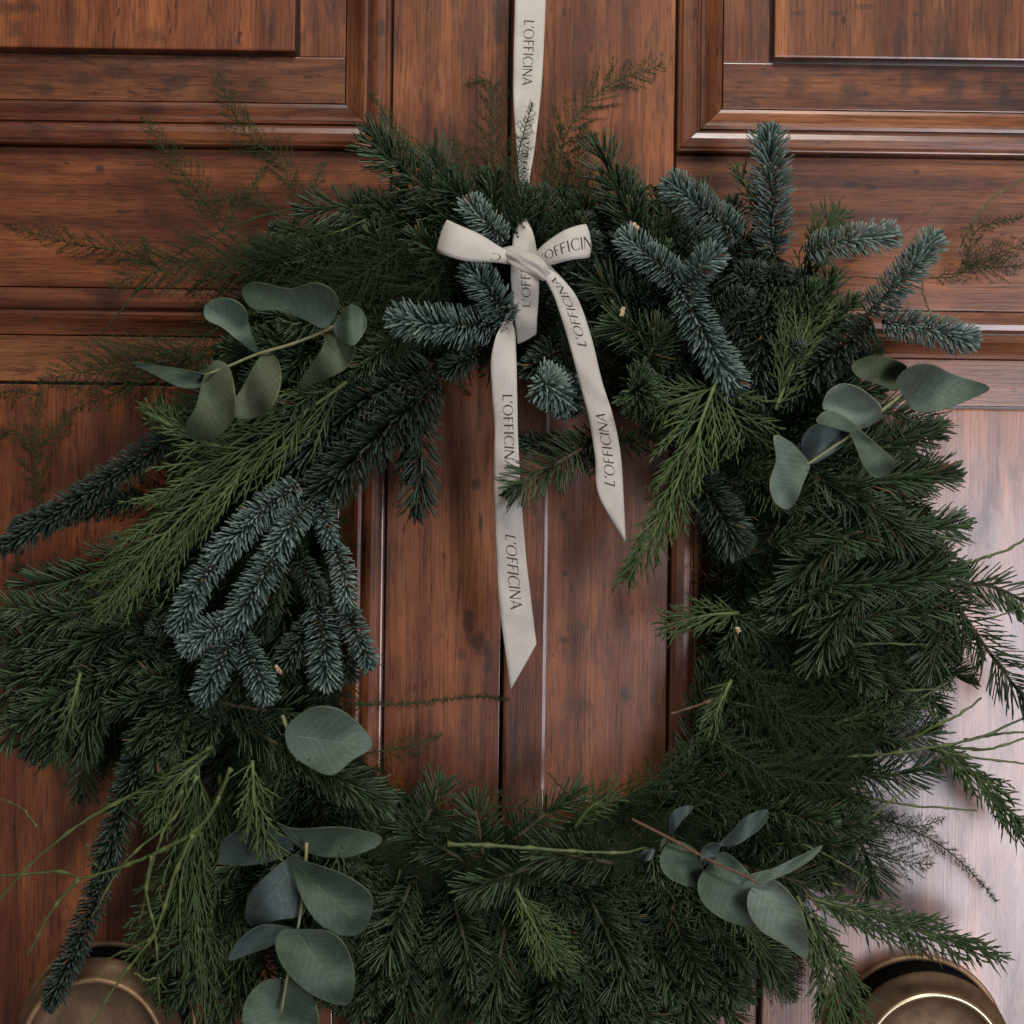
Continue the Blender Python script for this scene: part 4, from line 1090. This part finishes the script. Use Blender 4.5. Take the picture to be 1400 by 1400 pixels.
euc(840, 840, [(60, 700), (190, 766), (330, 842), (440, 890), (490, 918)], [
    ([(192, 766), (188, 694), (222, 660), (268, 655), (254, 682), (212, 722)], (192, 762), (262, 658), 'euc_blue', .118, .125, {'cup': .003}),
    ([(84, 822), (112, 802), (148, 812), (122, 840), (96, 842)], (146, 810), (88, 826), 'euc_blue', .11, .11, {'cup': .002}),
    ([(140, 796), (172, 762), (205, 770), (182, 800), (150, 810)], (200, 770), (145, 806), 'euc_olive', .11, .112, {'cup': .002}),
    ([(190, 772), (156, 830), (170, 884), (222, 921), (282, 931), (302, 882), (284, 812), (235, 778)], (192, 775), (285, 922), 'euc_green', .115, .118, {'cup': .006}),
    ([(335, 848), (296, 842), (300, 800), (330, 780), (362, 788), (352, 820)], (334, 844), (305, 795), 'euc_blue', .12, .128, {'cup': .003}),
    ([(358, 788), (402, 740), (450, 690), (521, 667), (516, 712), (462, 760), (410, 790)], (360, 790), (518, 672), 'euc_blue', .118, .125, {'cup': .004}),
    ([(330, 848), (286, 910), (300, 982), (372, 1042), (470, 1066), (486, 985), (472, 905), (422, 842), (372, 812)], (332, 850), (468, 1056), 'euc_green', .118, .122, {'cup': .006}),
    ([(438, 920), (436, 900), (482, 884), (582, 854), (706, 789), (682, 830), (602, 882), (505, 920), (452, 932)], (438, 918), (702, 792), 'euc_pale', .126, .125, {'cup': .004}),
    ([(486, 918), (456, 960), (460, 1022), (502, 1082), (582, 1130), (656, 1176), (658, 1082), (640, 1010), (582, 932), (532, 905)], (488, 920), (655, 1170), 'euc_pale', .130, .138, {'cup': .006})], (.118, .139), smat='btwig')

# ------------------------------------------------------------------ the ribbon
ribbon = empty('printed_ribbon', P(715, 358, 0.10))
ribbon['label'] = 'cream cotton ribbon printed with dark lettering, tied in a bow on the wreath'
ribbon['category'] = 'ribbon'

def strip(name, stations, n=48, across=9, bulge=0.0, mat='ribbon'):
    """stations: (left_px, left_py, left_d, right_px, right_py, right_d); returns object and a surface function"""
    st = np.array(stations, float)
    k = cr(st, n)
    Lp = np.array([P(a[0], a[1], a[2]) for a in k]); Rp = np.array([P(a[3], a[4], a[5]) for a in k])
    mid = (Lp + Rp) / 2
    arc = np.concatenate([[0], np.cumsum(np.linalg.norm(np.diff(mid, axis=0), axis=1))])
    wid = np.median(np.linalg.norm(Rp - Lp, axis=1))
    T = unit(np.gradient(mid, axis=0)); N = unit(np.cross(unit(Rp - Lp), T)); 
    flip = N[:, 1] > 0
    N[flip] *= -1
    wob = RNG.normal(0, 1, 6)
    def surf(s, v, off=0.0):
        """s arc length (m), v 0..1 across"""
        s = np.asarray(s, float); v = np.asarray(v, float)
        f = np.interp(s, arc, np.arange(n)); i = np.minimum(f.astype(int), n - 2); a = (f - i)[..., None]
        l = Lp[i] * (1 - a) + Lp[i + 1] * a; r = Rp[i] * (1 - a) + Rp[i + 1] * a; nn = unit(N[i] * (1 - a) + N[i + 1] * a)
        h = bulge * (1 - (2 * v - 1) ** 2) + 0.0006 * np.sin(s * 70 + wob[0] * 3 + v * 2.5) + 0.0004 * np.sin(s * 160 + wob[1] * 3 - v * 4)
        return l * (1 - v)[..., None] + r * v[..., None] + nn * (h + off)[..., None]
    ss = np.linspace(0, arc[-1], n * 2); vv = np.linspace(0, 1, across)
    SS, VV = np.meshgrid(ss, vv, indexing='ij')
    V = surf(SS, VV).reshape(-1, 3)
    a = across
    q = [(i * a + j, i * a + j + 1, (i + 1) * a + j + 1, (i + 1) * a + j) for i in range(len(ss) - 1) for j in range(a - 1)]
    me_ = Mesh(); me_.add(V, q)
    org = mid[0]
    o = me_.build(name, M[mat], ribbon, org)
    uv = o.data.uv_layers.new(name='weave')
    idx = np.zeros(len(o.data.loops), dtype=np.int32); o.data.loops.foreach_get('vertex_index', idx)
    co = np.stack([SS.ravel(), VV.ravel() * wid], 1)[idx]
    uv.data.foreach_set('uv', co.astype(np.float32).ravel())
    md = o.modifiers.new('thickness', 'SOLIDIFY'); md.thickness = 0.0004; md.offset = 0
    return o, surf, arc[-1]

# lettering: thick-and-thin humanist capitals as flat outlines (cap height 1)
def stroke(a, b, w, n=5):
    a = np.array(a, float); b = np.array(b, float); d = unit(b - a); p = np.array([-d[1], d[0]]) * w / 2
    t = np.linspace(0, 1, n)[:, None]; c = a * (1 - t) + b * t
    v = np.empty((2 * n, 2)); v[0::2] = c + p; v[1::2] = c - p
    return v, [(2 * i, 2 * i + 1, 2 * i + 3, 2 * i + 2) for i in range(n - 1)]
def arcs(cx, cy, rx, ry, a0, a1, thick, thin, n=36):
    a = np.radians(np.linspace(a0, a1, n)); w = thin + (thick - thin) * np.cos(a) ** 2
    o = np.stack([cx + rx * np.cos(a), cy + ry * np.sin(a)], 1); i = np.stack([cx + (rx - w) * np.cos(a), cy + (ry - w * 0.8) * np.sin(a)], 1)
    v = np.empty((2 * n, 2)); v[0::2] = o; v[1::2] = i
    return v, [(2 * k, 2 * k + 1, 2 * k + 3, 2 * k + 2) for k in range(n - 1)]
TK, TN = 0.125, 0.065
GLYPH = {
    'L': (0.50, [stroke((0.08, 0), (0.08, 1), TK), stroke((0.02, 0.03), (0.46, 0.03), TN), stroke((0.45, 0.0), (0.46, 0.13), TN * 0.8, 2)]),
    "'": (0.20, [stroke((0.10, 1.0), (0.06, 0.74), 0.09, 2)]),
    'O': (1.06, [arcs(0.51, 0.5, 0.50, 0.52, 0, 360, TK, TN * 0.8, 48)]),
    'F': (0.58, [stroke((0.08, 0), (0.08, 1), TK), stroke((0.03, 0.97), (0.52, 0.97), TN), stroke((0.08, 0.52), (0.44, 0.52), TN)]),
    'I': (0.24, [stroke((0.10, 0), (0.10, 1), TK)]),
    'C': (0.88, [arcs(0.50, 0.5, 0.50, 0.52, 42, 318, TK, TN * 0.8, 40)]),
    'N': (0.86, [stroke((0.07, 0), (0.07, 1), TN), stroke((0.06, 0.99), (0.76, 0.01), TK, 8), stroke((0.76, 0), (0.76, 1), TN)]),
    'A': (0.80, [stroke((0.03, 0), (0.40, 1), TN, 6), stroke((0.38, 1.0), (0.76, 0), TK, 6), stroke((0.15, 0.30), (0.62, 0.30), TN * 0.8)]),
}
def lettering(parent, surf, s0, s1, v0, v1, text="L'OFFICINA", flip=False, mirror=False, smax=1e9, smin=-1e9):
    """print along the strip from s0 to s1 (direction of reading), baseline at v0, cap line at v1"""
    adv = sum(GLYPH[c][0] + 0.10 for c in text)
    m = Mesh(); x = 0.0
    for ch in text:
        w, parts = GLYPH[ch]
        for (v, q) in parts:
            s = s0 + (s1 - s0) * (x + v[:, 0]) / adv; vv = 1 - (v0 + (v1 - v0) * v[:, 1])
            keep = [f for f in q if all(smin <= s[i] <= smax for i in f)]
            if keep: m.add(surf(s, vv, np.full(len(s), 0.00042)), keep)
        x += w + 0.10
    o = m.build('printed_lettering', M['ink'], parent, surf(np.array([s0]), np.array([v0]))[0], smooth=False)
    return o

# hanging strap
o, f, L_ = strip('hanging_strap', [(704, -60, .030, 748, -60, .030), (704, 0, .034, 746, 0, .034), (702, 90, .042, 742, 92, .042), (702, 140, .048, 738, 142, .048), (706, 200, .058, 731, 200, .060),
                                   (709, 250, .068, 724, 250, .074), (709, 290, .080, 719, 290, .090), (708, 304, .086, 720, 304, .095)], 60)
u0 = 60 * S
lettering(o, f, (60 + 30) * S, (60 + 122) * S, .68, .34)
lettering(o, f, (60 + 196) * S, (60 + 288) * S, .68, .34)
# strap end wrapped under the knot and tucked into the greenery
o, f, L_ = strip('strap_end', [(708, 300, .084, 720, 300, .093), (702, 320, .094, 729, 319, .100), (700, 345, .104, 734, 345, .104), (698, 375, .110, 737, 378, .108), (701, 410, .112, 736, 412, .108), (704, 440, .106, 734, 438, .104), (707, 470, .090, 733, 456, .092)], 40, bulge=.0012)
lettering(o, f, 124 * S, 36 * S, .32, .64, smin=72 * S)
# bow loops
o, f, L_ = strip('bow_loop', [(704, 346, .118, 702, 362, .118), (684, 337, .126, 676, 359, .128), (655, 320, .134, 640, 357, .138), (628, 308, .134, 612, 350, .138), (612, 301, .124, 596, 343, .126),
                              (614, 304, .112, 600, 343, .112), (650, 325, .106, 640, 352, .106), (695, 345, .108, 690, 358, .108)], 60, bulge=.002)
lettering(o, f, 22 * S, 36 * S, .12, .5, text="C")
o, f, L_ = strip('bow_loop', [(728, 350, .118, 736, 364, .118), (748, 330, .126, 758, 361, .128), (774, 314, .132, 782, 355, .134), (798, 307, .128, 805, 352, .130), (802, 307, .118, 807, 350, .120),
                              (790, 308, .108, 794, 346, .108), (764, 320, .106, 770, 350, .106), (732, 348, .108, 738, 360, .108)], 60, bulge=.002)
lettering(o, f, 8 * S, 92 * S, .26, .62, smax=81 * S)
# tails
o, f, L_ = strip('bow_tail', [(704, 368, .108, 716, 372, .108), (698, 400, .108, 706, 404, .104), (690, 436, .112, 701, 432, .100), (678, 462, .120, 704, 460, .106), (671, 496, .116, 706, 496, .112), (673, 540, .112, 707, 540, .114),
                              (676, 590, .108, 708, 590, .110), (675, 640, .104, 711, 648, .106), (678, 740, .098, 718, 748, .098), (683, 830, .092, 727, 828, .090), (698, 944, .084, 733.5, 880, .086)], 80, bulge=.0012)
base = f
def s_at_y(surf, L_, py):
    ss = np.linspace(0, L_, 400); v = surf(ss, np.full(400, 0.5))
    tgt = P(700, py, .1)[2]; return float(ss[np.argmin(np.abs(v[:, 2] - tgt))])
lettering(o, f, s_at_y(f, L_, 541), s_at_y(f, L_, 643), .58, .18)
lettering(o, f, s_at_y(f, L_, 732), s_at_y(f, L_, 834), .66, .30)
lettering(o, f, s_at_y(f, L_, 436), s_at_y(f, L_, 456), .9, .5, text="NA")
o, f, L_ = strip('bow_tail', [(738, 364, .120, 746, 356, .120), (746, 384, .124, 770, 382, .126), (756, 402, .126, 786, 402, .124), (764, 424, .124, 798, 428, .118), (776, 462, .120, 810, 468, .116), (789, 512, .116, 824, 524, .114),
                              (803, 564, .110, 839, 572, .110), (813, 622, .104, 849, 626, .104), (818, 676, .104, 853, 690, .104), (852, 738, .102, 855.5, 741, .102)], 80, bulge=.0014)
lettering(o, f, s_at_y(f, L_, 474), s_at_y(f, L_, 384), .32, .68)
lettering(o, f, s_at_y(f, L_, 662), s_at_y(f, L_, 562), .30, .68)
# knot: a wrapped, creased band
kp = cr([P(688, 346, .116), P(702, 350, .124), P(718, 358, .130), P(734, 366, .128), P(748, 378, .122)], 26)
T = unit(np.gradient(kp, axis=0)); A = unit(np.cross(T, FRONT)); B = np.cross(T, A)
V = []; sides = 40
for i in range(26):
    u = i / 25; r = S * (7 + 5.0 * math.sin(u * math.pi) ** 0.8)
    for j in range(sides):
        a = 2 * math.pi * j / sides
        cre = 1 + 0.13 * math.cos(5 * a + 5 * u) + 0.08 * math.cos(9 * a - 6 * u + 1)
        V.append(kp[i] + A[i] * r * cre * math.cos(a) + B[i] * r * 0.8 * cre * math.sin(a))
Q = [(i * sides + j, i * sides + (j + 1) % sides, (i + 1) * sides + (j + 1) % sides, (i + 1) * sides + j) for i in range(25) for j in range(sides)]
m = Mesh(); m.add(V, Q); k = m.build('knot', M['ribbon'], ribbon, kp[13])
uvl = k.data.uv_layers.new(name='weave')
